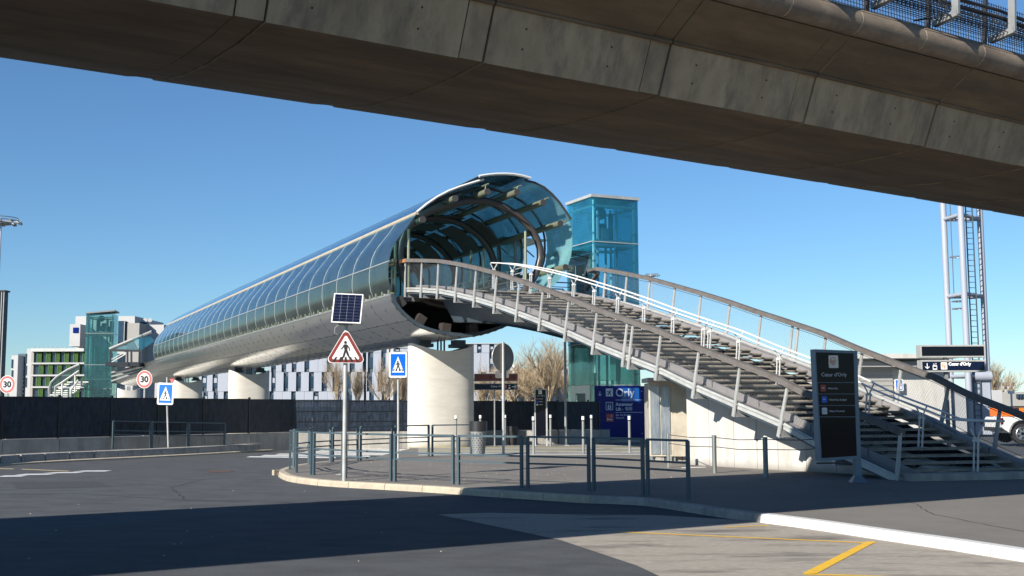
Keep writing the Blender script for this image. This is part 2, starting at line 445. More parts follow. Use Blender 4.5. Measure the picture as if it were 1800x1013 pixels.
# ------------------------------------------------------------------ ground and roads
RZ = -0.13
mb = MB(); mb.poly([(-1600, -300, -0.2), (1600, -300, -0.2), (1600, 2600, -0.2), (-1600, 2600, -0.2)]); structure('ground', mb, GRND)
mb = MB(); mb.poly([(-70, -25, RZ), (60, -25, RZ), (60, 75, RZ), (-70, 75, RZ)]); structure('road', mb, ASPH)

kpx = [(486, 835), (493, 841), (508, 847), (541, 852), (583, 856), (651, 860), (719, 864), (797, 869), (850, 873), (940, 879), (1032, 885), (1094, 887), (1146, 891),
       (1197, 899), (1273, 911), (1343, 920), (1438, 933), (1563, 952), (1657, 966), (1800, 989), (1960, 1016), (2200, 1060)]
kb = spline([onz(a, b, RZ) for a, b in kpx], 400)
back = [onz(a, b, 0.0) for a, b in [(486, 831), (491, 826), (505, 821), (530, 816), (561, 812), (605, 808), (655, 806)]]
back = spline(back, 14)
KW = 0.17
def offs(P, w):
    out = []
    for i in range(len(P)):
        t = P[min(i + 1, len(P) - 1)] - P[max(i - 1, 0)]; t.z = 0; t.normalize()
        out.append(P[i] + V((-t.y, t.x, 0)) * w)
    return out
kin = offs(kb, KW)
kerb = thing('kerb', kb[0], None, None); kerb['kind'] = 'structure'
# stones about one metre long
cum = [0]
for a, b in zip(kb, kb[1:]): cum.append(cum[-1] + (b - a).length)
i0 = 0; s0 = 0; k = 0
lens = [0.55, 0.5, 0.72, 0.5, 0.95]
while i0 < len(kb) - 3:
    ln = lens[k] if k < 5 else 1.02
    i1 = i0 + 1
    while i1 < len(kb) - 1 and cum[i1] - cum[i0] < ln: i1 += 1
    m_ = MB(); idx = [i0 + (i1 - i0) * j // 3 for j in range(4)]
    g = 0.006
    ring = []
    for j, ii in enumerate(idx):
        t = (kb[min(ii + 1, len(kb) - 1)] - kb[max(ii - 1, 0)]).normalized()
        sh = t * (g if j == 0 else (-g if j == 3 else 0))
        nrm = (kin[ii] - kb[ii]).normalized()
        o0 = kb[ii] + sh; i_ = kin[ii] + sh
        ring.append([o0 + V((0, 0, -0.05)), o0 + nrm * 0.012 + V((0, 0, 0.09)), o0 + nrm * 0.035 + V((0, 0, 0.128)), i_ + V((0, 0, 0.133)), i_ + V((0, 0, -0.05))])
    vs = [p for r_ in ring for p in r_]; fs = []
    for j in range(3):
        for q_ in range(5):
            q2 = (q_ + 1) % 5; fs.append((j * 5 + q_, j * 5 + q2, j * 5 + 5 + q2, j * 5 + 5 + q_))
    fs += [(4, 3, 2, 1, 0), (15, 16, 17, 18, 19)]
    m_.add(vs, fs)
    mid = kb[(i0 + i1) // 2]; pxm = CX + F * mid.x / mid.y
    mt = KWHT if pxm > 1352 else (KTAN if pxm < 1010 else KGRY)
    part('kerb_stone', m_, mt, kerb, label='kerb stone painted white' if mt is KWHT else None)
    i0 = i1; k += 1
# back kerb of the tip
bk = [V((kb[0].x, kb[0].y, 0))] + back[1:]
for a, b in zip(bk[::2], bk[2::2]):
    t = (b - a).normalized(); n_ = V((t.y, -t.x, 0)) * KW; m_ = MB(); A0, B0 = a + t * .006, b - t * .006; dn = V((0, 0, -.2)); tp_ = V((0, 0, .004))
    m_.hexa([A0 + dn, B0 + dn, B0 + n_ + dn, A0 + n_ + dn, A0 + tp_, B0 + tp_, B0 + n_ + tp_, A0 + n_ + tp_])
    part('kerb_stone', m_, KTAN, kerb)
# plaza sheet (thick slab)
pl = [V((p.x, p.y, 0)) for p in kin[::6]]
last = pl[-1]
pl += [V((last.x + 6, last.y - 1.0, 0)), V((60, 8, 0)), V((60, 34.0, 0)), V((12.5, 36, 0)), V((12.5, 60, 0)), V((-5.5, 60, 0)), V((-3.95, 44.0, 0))]
pl += [V((-4.4, 37.2, 0))]
pl += [V((p.x, p.y, 0)) for p in back[::-1][:-1]]
mb = MB(); mb.prism([p + V((0, 0, -.15)) for p in pl], (0, 0, .15)); structure('plaza_pavement', mb, PLAZA)

def sheet(name, pts, z, m, kind='structure'):
    mb = MB(); mb.poly([V((p[0], p[1], z)) for p in pts]); return structure(name, mb, m)
def gpoly(px, z): return [onz(a, b, z) for a, b in px]
# bus bay of worn concrete
bay = gpoly([(770, 905), (860, 902), (1000, 905), (1150, 906), (1290, 914), (1345, 921)], RZ) 
bay += [V((p.x, p.y, 0)) - (kin[i * 6] - kb[i * 6]).normalized() * 0.01 for i, p in enumerate([kb[j] for j in range(0, len(kb), 6)]) if p.x > onz(1345, 921, RZ).x]
bay += [V((14, -3, 0)), V((0.4, -3, 0))] + gpoly([(1215, 1040), (1120, 995), (985, 950)], RZ)
sheet('bay_concrete', bay, RZ + 0.004, BAY)
def stripe(name, a, b, w, z, m):
    """painted line between two image-measured ground points"""
    A, B = onz(*a, z), onz(*b, z); t = (B - A).normalized(); n_ = V((-t.y, t.x, 0)) * w / 2
    return sheet(name, [A - n_, B - n_, B + n_, A + n_], z, m)
stripe('bay_marking', (1090, 935), (1540, 955), 0.085, RZ + 0.008, LINEY)
sheet('bay_marking', gpoly([(1410, 1008), (1436, 1008), (1540, 952), (1522, 952)], RZ + .009), RZ + 0.009, LINEY)
stripe('bay_marking', (1412, 1009), (1700, 1018), 0.09, RZ + 0.008, LINEY)
stripe('bay_marking', (1272, 927), (1352, 923.5), 0.07, RZ + 0.008, LINEY)
for q4 in [[(-6, 838.6), (36, 838.2), (50, 836.0), (8, 836.3)], [(24, 835.4), (84, 834.9), (101, 832.9), (45, 833.3)], [(74, 832.2), (134, 831.9), (149, 830.1), (98, 830.5)], [(126, 829.4), (184, 829.2), (197, 827.3), (148, 827.6)]]:
    sheet('give_way_dash', gpoly(q4, RZ), RZ + .004, LINEW)
sheet('faded_line', gpoly([(-20, 823), (24, 824), (24, 825.4), (-20, 824.4)], RZ), RZ + .004, LINEF)
sheet('faded_line', gpoly([(38, 824.4), (124, 828), (118, 829.2), (38, 825.8)], RZ), RZ + .004, LINEF)
sheet('manhole_cover', gpoly([(360, 829), (372, 827.4), (400, 827.2), (412, 828.6), (402, 830.6), (372, 830.8)], RZ), RZ + .005, MANH)
# zebra bars behind the island: the left ones on the road, the others on the forecourt
for i in range(7):
    y0 = 804.5 - i * 2.35; sk = i * 17
    sheet('crossing_stripe', gpoly([(432 + sk * 1.5, y0 - .4), (716 if i > 1 else 590 + i * 60, y0 + 1.3), (716 if i > 1 else 590 + i * 60, y0 - .75), (440 + sk * 1.5, y0 - 2.1)], RZ), RZ + .004, LINEW)
for i in range(7):
    ya = 800.2 - i * 2.6
    A, B = onz(735, ya, 0), onz(1152, ya - 1.2 + i * .1, 0)
    sheet('crossing_stripe', [A + V((0, -.22, 0)), B + V((0, -.22, 0)), B + V((0, .22, 0)), A + V((0, .22, 0))], .004, LINEP if i in (3, 5) else LINEW)
# left pavement behind the low barrier

bpx = [(-260, 852), (-120, 834), (0, 820), (104, 813), (297, 803.5), (450, 794.5), (492, 791.5), (505, 789)]
bl = spline([onz(a, b, RZ) for a, b in bpx], 26)
low = thing('low_kerb_wall', bl[0], 'long low concrete kerb wall along the far side of the road at left', 'kerb')
for a, b in zip(bl, bl[1:]):
    t = (b - a).normalized(); n_ = V((-t.y, t.x, 0)); A0, B0 = a + t * .012 + n_ * .16, b - t * .012 + n_ * .16
    m_ = MB()
    m_.hexa([A0 + V((0, 0, -.05)), B0 + V((0, 0, -.05)), B0 + n_ * .34 + V((0, 0, -.05)), A0 + n_ * .34 + V((0, 0, -.05)),
             A0 + n_ * .07 + V((0, 0, .29)), B0 + n_ * .07 + V((0, 0, .29)), B0 + n_ * .3 + V((0, 0, .31)), A0 + n_ * .3 + V((0, 0, .31))])
    part('kerb_block', m_, KGRY, low)
    m_ = MB(); A1, B1 = a + t * .006, b - t * .006
    m_.hexa([A1 + V((0, 0, -.05)), B1 + V((0, 0, -.05)), B1 + n_ * .155 + V((0, 0, -.05)), A1 + n_ * .155 + V((0, 0, -.05)),
             A1 + V((0, 0, .045)), B1 + V((0, 0, .045)), B1 + n_ * .155 + V((0, 0, .07)), A1 + n_ * .155 + V((0, 0, .07))])
    part('gutter_stone', m_, KTAN, low)
bo = offs(bl, .52)
mb = MB(); mb.prism([V((p.x, p.y, -.3)) for p in bo] + [V((-8.4, 47, -.3)), V((-8.6, 52, -.3)), V((-70, 52, -.3)), V((-70, 20, -.3))], (0, 0, .38)); structure('left_pavement', mb, PLAZA)
# broken white litter and patch on the plaza
sheet('paint_patch', gpoly([(588, 834), (602, 833), (614, 834.6), (600, 835.6)], 0), .004, LINEW)
sheet('paint_patch', gpoly([(1196, 822), (1240, 821), (1242, 822.2), (1200, 823.4)], 0), .004, LINEW)

# tar seams, repairs and litter on the road
rnd = random.Random(12)
def seam(pts, z, w, m=None):
    P = [onz(a, b, z) for a, b in pts]; Q = []
    for a, b in zip(P, P[1:]):
        n_ = max(2, int((b - a).length / .25))
        for i in range(n_): Q.append(a.lerp(b, i / n_) + V((rnd.uniform(-.035, .035), rnd.uniform(-.035, .035), 0)))
    Q.append(P[-1]); o_ = offs(Q, 1.0); mb_ = MB(); ws = [w * rnd.uniform(.5, 1.3) for _ in Q]
    mb_.loft([p + V((0, 0, .003)) for p in Q], [p + (o - p) * k_ + V((0, 0, .003)) for p, o, k_ in zip(Q, o_, ws)]); structure('tar_seam', mb_, m or TAR)
seam([(-80, 872), (140, 868), (330, 880), (520, 884)], RZ, .03)
seam([(330, 880), (300, 858), (360, 842), (470, 838)], RZ, .02)
seam([(120, 1013), (420, 960), (700, 925), (840, 905)], RZ, .03)
seam([(1120, 995), (1180, 962), (1330, 958), (1600, 990)], RZ, .012)
seam([(1040, 945), (1160, 950), (1280, 985)], RZ, .010)
seam([(640, 830), (760, 826), (930, 838), (1180, 832)], 0, .018)
seam([(1560, 860), (1640, 905), (1800, 935)], 0, .015)
sheet('road_repair', gpoly([(20, 848), (170, 846), (200, 856), (30, 860)], RZ), RZ + .003, PATCH)
sheet('road_repair', gpoly([(560, 880), (700, 882), (690, 890), (540, 888)], RZ), RZ + .003, PATCH)
sp_m = MB()
for i in range(120):
    p = onz(rnd.uniform(560, 1190), rnd.uniform(806, 846), 0) if i < 100 else onz(rnd.uniform(-50, 800), rnd.uniform(850, 990), RZ)
    r_ = rnd.uniform(.005, .013); sp_m.obox(p + V((0, 0, .004)), V((r_, 0, 0)), V((0, r_, 0)), V((0, 0, .004)))
part('gravel_specks', sp_m, KTAN, None, kind='stuff')

# ------------------------------------------------------------------ viaduct overhead
q = V((-.54, .84, 0)).normalized(); v = V((.84, .54, 0)).normalized()
via = thing('viaduct', q * 12 + V((0, 0, 6)), 'massive brown concrete railway viaduct crossing overhead', 'viaduct')

PH, ST, SEG = onz(850, 108, 5.23).dot(v), 0.28, 2.415
sof = [(10.039, 5.222), (10.759, 5.215), (11.765, 5.261), (12.694, 5.362), (13.390, 5.485), (13.932, 5.625), (14.126, 5.718)]
sec = sof + [(14.16, 6.32), (9.60, 6.30), (9.22, 6.14), (9.80, 5.79)]
def vpt(t, a): return v * t + q * a[0] + V((0, 0, a[1] - .0006 * max(0, t - 6) ** 2))   # the deck dips gently to the right
def vsec(t0, t1, s, m, name, parent, ins=0.0, mats=None):
    if ins: s = [(a + (ins if a < 12 else -ins), b + ins if b < 5.9 else b) for a, b in s]
    n = len(s); mb_ = MB()
    vs = [vpt(t0, a) for a in s] + [vpt(t1, a) for a in s]
    fs = [(i, (i + 1) % n, n + (i + 1) % n, n + i) for i in range(n)]
    for tt in tessellate_polygon([[V((a[0], a[1], 0)) for a in s]]):
        fs.append(tuple(tt[::-1])); fs.append(tuple(n + k for k in tt))
    mb_.add(vs, fs)
    o = part(name, mb_, m, parent)
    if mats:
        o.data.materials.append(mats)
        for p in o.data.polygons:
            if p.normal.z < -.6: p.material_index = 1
    return o
for k in range(-9, 12):
    t0 = PH + k * SEG
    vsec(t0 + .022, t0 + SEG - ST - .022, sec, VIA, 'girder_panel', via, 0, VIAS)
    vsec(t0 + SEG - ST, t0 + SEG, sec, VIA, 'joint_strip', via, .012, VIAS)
    # rounded edge beam, one length per half segment
    for h in range(2):
        ta = t0 + h * SEG / 2
        mb_ = MB(); mb_.tube([vpt(ta + .012, (9.200, 6.326)), vpt(ta + SEG / 2 - .012, (9.200, 6.326))], .174, 22)
        part('edge_beam_drum', mb_, VIAP, via, smooth=True)
        mb_ = MB(); mb_.tube([vpt(ta - .012, (9.200, 6.326)), vpt(ta + .012, (9.200, 6.326))], .169, 18)
        part('edge_beam_joint', mb_, KTAN, via, smooth=True)
    mb_ = MB(); mb_.obox((vpt(t0, (9.592, 6.355)) + vpt(t0 + SEG, (9.592, 6.355))) / 2, v * (SEG / 2), q * .12, V((0, 0, .21)))
    part('upstand_beam', mb_, BLK, via)
via_far = (14.087, 6.399)
mb_ = MB(); mb_.obox(vpt(PH + 3, (14.009, 6.515)), v * 26, q * .12, V((0, 0, .2))); part('far_upstand', mb_, VIA, via)
for k in range(-9, 12):
    mb_ = MB(); mb_.tube([vpt(PH + k * SEG + .01, (9.785, 5.80)), vpt(PH + k * SEG + SEG - .01, (9.785, 5.80))], .028, 6); part('drip_moulding', mb_, VIAS, via)
th = MB()
for k in range(-9, 12):
    for e in (.45, 1.6):
        for zz_ in (5.42, 5.62): th.disc(vpt(PH + k * SEG + e, (10.04 - (zz_ - 5.22) * .42, zz_)), q, .011, .012, 8)
part('tie_holes', th, JNT, via, kind='stuff')
# cable rack: brackets, trays, net
for k in range(-2, 14):
    t0 = PH + 0.42 + k * SEG / 2
    br = MB()
    br.beam(vpt(t0, (9.222, 6.607)), vpt(t0, (8.851, 6.652)), .08, .08)
    br.beam(vpt(t0, (8.889, 6.637)), vpt(t0 + .0, (8.859, 7.266)), .10, .04, up=v)
    b_ = part('bracket', br, GALVD, via)
    br = MB(); br.beam(vpt(t0 + .02, (9.333, 6.563)), vpt(t0 + .05, (9.296, 7.304)), .05, .05, up=v); part('net_post', br, BLK, via)
nb = MB()
for zz in range(15):
    z_ = 6.60 + zz * .05
    nb.beam(vpt(PH - 6, (9.35, z_)), vpt(PH + 20, (9.35, z_)), .006, .006)
for i in range(480):
    t_ = PH - 6 + i * .055
    nb.beam(vpt(t_, (9.348, 6.563)), vpt(t_, (9.348, 7.229)), .008, .008)
part('safety_net', nb, BLK, via, kind='stuff')
nb = MB()
for h, (zq, qq) in enumerate(((6.728, 9.179), (6.852, 9.179))):
    for j in range(6): nb.beam(vpt(PH - 6, (qq - j * .05, zq)), vpt(PH + 20, (qq - j * .05, zq)), .008, .008)
    for i in range(340):
        t_ = PH - 6 + i * .08
        nb.beam(vpt(t_, (qq, zq + .05)), vpt(t_, (qq, zq)), .012, .012); nb.beam(vpt(t_, (qq, zq)), vpt(t_, (qq - .25, zq)), .006, .006)
part('cable_tray', nb, BLK, via, kind='stuff')
for (qq, zq, r_) in ((9.03, 6.85, .027), (8.98, 6.83, .022), (9.05, 6.96, .023)):
    mb_ = MB(); mb_.tube([vpt(PH - 6 + i * .62, (qq, zq + .02 * math.sin(i * 2.1))) for i in range(44)], r_, 6); part('cable', mb_, BLK, via)
for k in range(4):
    t0 = PH + 6.2 + k * 2.4
    mb_ = MB(); mb_.tube([vpt(t0, (9.000, 6.859)), vpt(t0 + .1, (8.889, 6.674)), vpt(t0 - .05, (8.962, 6.563)), vpt(t0 - .1, (9.259, 6.600))], .012, 6); part('hanging_cable', mb_, BLK, via)

# unseen slab added beyond the far edge to widen the ground shadow
for k in range(-9, 12):
    t0 = PH + k * SEG
    mb_ = MB(); mb_.obox((vpt(t0 + .01, (15.15, 6.43)) + vpt(t0 + SEG - .01, (15.15, 6.43))) / 2, v * (SEG / 2 - .01), q * 1.02, V((0, 0, .08)))
    part('deck_slab', mb_, VIA, via)

# ------------------------------------------------------------------ footbridge tube
D = V((-.422, .907, 0)).normalized(); N = V((.907, .422, 0)).normalized()
PM = V((-1.5, 42.9, 0))
LEN = 62.7
tub = thing('glazed_footbridge', PM + V((0, 0, 6)), 'long tubular footbridge of tinted glass over polished steel shell', 'footbridge')
def sp(px, py, f=0.0):     # point of the section plane, f metres in front of the mouth
    return onp(px, py, PM - D * f, D)
bands = [
    ([(691, 515), (685, 499), (683, 480), (684.5, 460)], 0.0, G_LOW, 'lower_glass_panel'),
    ([(684.5, 459), (689, 440), (699, 421), (719, 396), (734, 374)], 0.0, G_SKY, 'side_glass_panel'),
    ([(733, 373), (762, 350.5), (797, 332.5), (850, 315.5)], 0.05, G_SKY, 'roof_glass_panel'),
    ([(842, 310), (862, 307), (885, 305.8), (910, 307.5), (933, 313.5)], 0.35, G_SKY, 'crown_glass_panel'),
    ([(923, 317), (942, 322), (960, 332), (982, 354), (1004, 386)], 0.2, G_TEAL, 'roof_glass_panel'),
    ([(1000, 384), (1005, 406), (1006, 430), (1002, 456), (990, 482), (968, 506)], 0.0, G_TEAL, 'side_glass_panel')]
PIT = 2.24; NP = 28
for bi, (bp, f, m_, nm) in enumerate(bands):
    cv = spline([sp(a, b, f) for a, b in bp], 7 if bi else 5)
    for k in range(NP):
        if bi == 5 and k in (1, ): continue
        s0 = -f if k == 0 else k * PIT
        base = [p + D * f for p in cv]
        A = [p + D * (s0 + .012) for p in base]; B = [p + D * ((k + 1) * PIT - .012) for p in base]
        mb_ = MB(); mb_.shell(A, B, .02)
        part(nm, mb_, m_, tub, smooth=True)
    if bi in (2, 3):   # pale front trim
        mb_ = MB(); mb_.tube([p - D * .0 for p in cv], .055, 6); part('front_trim', mb_, WHT, tub, smooth=True)
    elif bi in (4,):
        mb_ = MB(); mb_.tube(cv, .045, 6); part('front_trim', mb_, RING, tub, smooth=True)
# transverse glazing joints, left and roof
cl = spline([sp(a, b) for a, b in [(691, 515), (685, 499), (683, 480), (684.5, 460), (689, 440), (699, 421), (719, 396), (734, 374)]], 12)
cr_ = spline([sp(a, b) for a, b in [(735, 373), (762, 351), (797, 333), (850, 316), (885, 308), (925, 317), (960, 333), (985, 356), (1002, 386), (1006, 420), (1003, 455), (990, 482)]], 22)
for k in range(1, NP + 1):
    mb_ = MB(); mb_.tube([p + D * k * PIT - N * .02 for p in cl], .012, 5); part('glazing_joint', mb_, GALV, tub)
    if k % 2 == 1 or k < 6:
        ctr = sp(844, 450)
        mb_ = MB(); mb_.tube([p + D * k * PIT + (ctr - p).normalized() * .10 for p in cr_], .045, 6); part('arch_rib', mb_, RING, tub)
# longitudinal members
def longit(name, px, py, f, r, m_, s1=LEN, n=8, off=V((0, 0, 0)), s0=None):
    p = sp(px, py, f) + off
    a = p if s0 is None else p + D * (s0 + f)
    mb_ = MB(); mb_.tube([a, p + D * (s1 + f)], r, n); return part(name, mb_, m_, tub, smooth=True)
longit('rail_line', 684, 459, 0.0, .022, GALV)
longit('edge_gutter', 734, 374.5, 0.05, .07, KTAN)
longit('edge_gutter', 737, 378, 0.05, .03, BLK)
longit('ledge_pipe', 691, 516, 0.0, .05, PURL)
for (a, b, f) in ((743, 386, 0), (800, 349, .3), (857, 337, .5), (909, 338, .6), (955, 356, .4), (985, 393, .2), (694, 458, 0), (994, 470, 0)):
    longit('purlin', a, b, f, .125 if a not in (694,) else .08, PURL, n=14, s1=LEN if a != 800 else 1.2)
    p_ = sp(a, b, f); mb_ = MB(); mb_.disc(p_ - D * .012, D, .127 if a != 694 else .082, .02, 14); part('purlin_end_cap', mb_, RING, tub)
    if a not in (694, 743, 800):
        ctr = sp(844, 450); p0 = sp(a, b, f); dr = (p0 - ctr).normalized()
        mb_ = MB(); mb_.tube([p0 + dr * .30, p0 + dr * .30 + D * (LEN + f)], .035, 5); part('glazing_rail', mb_, PURL, tub)
        pm = MB(); pm.tube([V((0, 0, 0)), dr * .32], .028, 5); me_ = pm.mesh('standoff', PURL)
        for i in range(22): inst('standoff', me_, tub, p0 + D * (.25 + i * 1.12))
# rings
ringpx = [(712, 440), (718, 412), (735, 388), (762, 369), (800, 355), (850, 348), (877, 352), (912, 368), (946, 400), (962, 438), (956, 472), (941, 500), (908, 526), (840, 538), (760, 528), (728, 500), (715, 468)]
rp = [sp(a, b) for a, b in ringpx]
loop = spline(rp + [rp[0]], 41)[:-1]
for i in range(14):
    mb_ = MB(); mb_.tube([p + D * (0.6 + i * 4.48) for p in loop], .145 if i < 6 else .13, 10, closed=True); part('ring_frame', mb_, RING, tub, smooth=True)
# dark ceiling sheets under the crown
for k in range(2, 26):
    for (pa, ) in (([(800, 358), (835, 350), (868, 348), (900, 352)],), ([(912, 352), (932, 362), (950, 378), (966, 400)],)):
        cv = [sp(a, b) for a, b in pa]
        mb_ = MB(); mb_.shell([p + D * (k * PIT + .25) for p in cv], [p + D * (k * PIT + PIT - .25) for p in cv], .03)
        part('ceiling_sheet', mb_, CEIL, tub)
# deck floor and sides
pl_, pr_ = sp(700, 516), sp(952, 520)
mb_ = MB(); mb_.obox((pl_ + pr_) / 2 + D * (LEN / 2 + .3) + V((0, 0, -.15)), (pr_ - pl_) * .49, D * (LEN / 2 - .2), V((0, 0, .09))); part('deck_slab', mb_, GALVD, tub)
for sx_, pp in ((1, sp(704, 512)), (-1, sp(940, 512))):
    mb_ = MB()
    for hh in (.35, .6, .85, 1.05): mb_.tube([pp + D * 1.0 + V((0, 0, hh)), pp + D * LEN + V((0, 0, hh))], .022, 5)
    for i in range(40): mb_.beam(pp + D * (1 + i * 1.55), pp + D * (1 + i * 1.55) + V((0, 0, 1.05)), .05, .03, up=D)
    part('inner_handrail', mb_, GALV, tub)
for (px_, s_, y0, y1) in ((702, .5, 515, 419), (721, .2, 512, 402), (905, 3.0, 500, 420), (930, .3, 500, 405), (892, 3.6, 500, 420)):
    p0 = sp(px_, y0); p1 = sp(px_, y1); mb_ = MB(); mb_.tube([p0 + D * s_, V((p0.x, p0.y, p1.z)) + D * s_], .055, 8); part('canopy_post', mb_, PURL, tub, smooth=True)
# polished shell
shpx = [(686, 517), (688, 527), (696, 541), (707, 553), (722, 566), (738, 576), (760, 584), (782, 589), (805, 592), (828, 592), (850, 588), (872, 581), (900, 569), (925, 553), (940, 538), (948, 520)]
sh = spline([sp(a, b) for a, b in shpx], 25)
SN = 42; SP = 2.42
for k in range(SN):
    for j in range(6):
        cv = sh[j * 4:j * 4 + 5]
        g_ = .014
        c2 = [cv[0].lerp(cv[1], g_ * 2.2)] + cv[1:-1] + [cv[-1].lerp(cv[-2], g_ * 2.2)]
        mb_ = MB(); mb_.shell([p + D * (k * SP + g_) for p in c2], [p + D * (k * SP + SP - g_) for p in c2], -.015)
        part('cladding_sheet', mb_, STEEL, tub, smooth=True)
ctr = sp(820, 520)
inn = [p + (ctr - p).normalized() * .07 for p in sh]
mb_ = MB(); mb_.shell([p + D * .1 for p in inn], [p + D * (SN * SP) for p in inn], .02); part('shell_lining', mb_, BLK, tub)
inn2 = [p + (ctr - p).normalized() * .30 for p in sh]
mb_ = MB(); vs = [p - D * .06 for p in sh] + [p - D * .06 for p in inn2]; n_ = len(sh)
mb_.add([p for p in sh] + [p + (ctr - p).normalized() * .14 for p in sh] + [p - D * .07 for p in sh] + [p - D * .07 + (ctr - p).normalized() * .14 for p in sh],
        [f_ for i in range(n_ - 1) for f_ in ((i, i + 1, 2 * n_ + i + 1, 2 * n_ + i), (n_ + i, 3 * n_ + i, 3 * n_ + i + 1, n_ + i + 1), (2 * n_ + i, 2 * n_ + i + 1, 3 * n_ + i + 1, 3 * n_ + i))])
part('shell_rim', mb_, DKST, tub)
# steel seam clips: short dark ticks on the cladding
tk = MB()
for k in range(SN):
    for j in range(1, 24):
        p = sh[j]; t = (sh[j + 1] - sh[j]).normalized(); o_ = (p - ctr).normalized()
        for e in (0.0, .5):
            if (j % 2 == 0) or e == 0: tk.obox(p + D * (k * SP + e * SP) + o_ * .012, t * .06, D * .008, o_ * .012)
part('seam_clip', tk, BLK, tub, kind='stuff')
# top flange of shell with gap, brackets under the glass lip
longit('shell_flange', 687, 518.5, 0.0, .045, GALVD, s0=0)
longit('shadow_gap', 693, 519, 0.0, .05, BLK, s0=0.3)
pb = MB(); pb.obox(V((0, 0, 0)), N * .07, D * .06, V((0, 0, .07))); me_ = pb.mesh('bolt_block', PURL)
pk = MB(); pk.tube([V((0, 0, .12)), V((0, 0, -.12))], .09, 8); me2_ = pk.mesh('bearing_post', GALVD, smooth=True)
for i in range(84): inst('bolt_block', me_, tub, sp(690, 512) + D * (.3 + i * .746))
for i in range(28): inst('bearing_post', me2_, tub, sp(692, 519) + D * (.9 + i * 2.24))
# support blocks standing in the shell mouth
for (a, b, rot) in ((704, 533, .9), (741, 563, .55), (786, 578, .12), (834, 579, -.12)):
    p = sp(a, b) + D * .25; e1 = N * math.cos(rot) + UP * -math.sin(rot); e2 = N * math.sin(rot) + UP * math.cos(rot)
    mb_ = MB(); mb_.obox(p, e1 * .17, e2 * .21, D * .2); part('support_block', mb_, RING, tub)
mb_ = MB(); mb_.poly([p + D * 3.0 for p in inn] ); part('mouth_dark_sheet', mb_, BLK, tub)  # black sheet added to keep the shell mouth dark

# landing to the right-hand lift
LC = onz(1045, 779, 0); A_ = 2.38
lm = LC + D * (A_ / 2); e0 = PM + N * 3.0 + D * ((lm - PM).dot(D))
ZD = sp(720, 511).z - .03
mb_ = MB(); mb_.obox((e0 + lm - N * .1) / 2 + V((0, 0, ZD - .12)), (lm - N * .1 - e0) / 2, D * 1.3, V((0, 0, .11))); part('lift_landing', mb_, GALVD, tub)
for sgn in (-1, 1):
    mb_ = MB(); a0 = e0 + N * .4 + D * 1.25 * sgn + V((0, 0, ZD)); b0 = lm - N * .2 + D * 1.25 * sgn + V((0, 0, ZD))
    for hh in (.15, .4, .65, .9, 1.1): mb_.tube([a0 + V((0, 0, hh)), b0 + V((0, 0, hh))], .03 if hh > 1 else .018, 6)
    for i in range(3): mb_.beam(a0.lerp(b0, i / 2), a0.lerp(b0, i / 2) + V((0, 0, 1.1)), .07, .03, up=D)
    part('landing_guardrail', mb_, GALVD, tub)
for (x_, h_) in ((-.9, 2.9), (.9, 2.9)):
    p = e0 + N * .9 + D * x_ + V((0, 0, ZD)); mb_ = MB(); mb_.tube([p, p + V((0, 0, h_))], .06, 8); mb_.tube([p + V((0, 0, h_)), p + N * .9 + V((0, 0, h_ - .7))], .03, 6); part('portal_post', mb_, GALVD, tub)
mb_ = MB(); mb_.obox(e0 + N * 1.3 + V((0, 0, ZD + 2.95)), N * 1.1, D * 1.2, V((0, 0, .012))); part('portal_canopy', mb_, G_AQUA, tub)

# ------------------------------------------------------------------ piers
pier_spec = [(775, 45.9, 'nearest wide cream concrete pier, half shaded, under the footbridge mouth'), (437, 77.6, 'second cream concrete pier from the footbridge mouth, rising behind the fence'),
             (328, 101, 'third concrete pier, partly hidden behind the blue crossing sign at left'), (226, 142, 'farthest low concrete pier beside the left speed sign')]
for i, (px_, Y_, lab) in enumerate(pier_spec):
    c = at(px_, 700, Y_); c.z = 0
    zt = 4.12 if i < 3 else 4.05
    pr = thing('bridge_pier', c, lab, 'pier', 'concrete piers carrying the footbridge')
    mb_ = MB(); n_ = 40; a_, b_ = 1.36 * (1 if i == 0 else 1.0), .72
    rings_ = []
    for z_ in (-.2, 1.0, 2.2, 3.2, zt - .35, 99):
        rg = []
        for k in range(n_):
            an = 2 * math.pi * k / n_; ca, sa = math.cos(an), math.sin(an)
            e = 0.75
            x_ = a_ * math.copysign(abs(ca) ** e, ca); y_ = b_ * math.copysign(abs(sa) ** e, sa)
            zz = z_ if z_ < 90 else zt + .0 - .32 * (1 - (x_ / a_) ** 2)
            rg.append(c + N * x_ + D * y_ + V((0, 0, zz)))
        rings_.append(rg)
    vs = [p for rg in rings_ for p in rg]; fs = []
    for j in range(5):
        for k in range(n_): fs.append((j * n_ + k, j * n_ + (k + 1) % n_, (j + 1) * n_ + (k + 1) % n_, (j + 1) * n_ + k))
    b0 = 5 * n_
    for k in range(1, n_ // 2): fs.append((b0 + k - 1 + 0, b0 + k, b0 + (n_ - k) % n_, b0 + (n_ - k + 1) % n_))
    mb_.add(vs, fs); part('shaft', mb_, PIER, pr, smooth=True)
    for sx_ in (-.75, .75):
        mb_ = MB(); mb_.obox(c + N * sx_ + V((0, 0, zt - .08)), N * .32, D * .3, V((0, 0, .07))); mb_.obox(c + N * sx_ + V((0, 0, zt + .07)), N * .24, D * .22, V((0, 0, .09))); part('bearing', mb_, DKST, pr)
    mb_ = MB()
    for e in (-.14, 0, .14): mb_.tube([c + N * e + V((0, 0, zt - .4)), c + N * e + V((0, 0, zt + .2))], .04, 6)
    part('drain_pipe', mb_, BLK, pr)

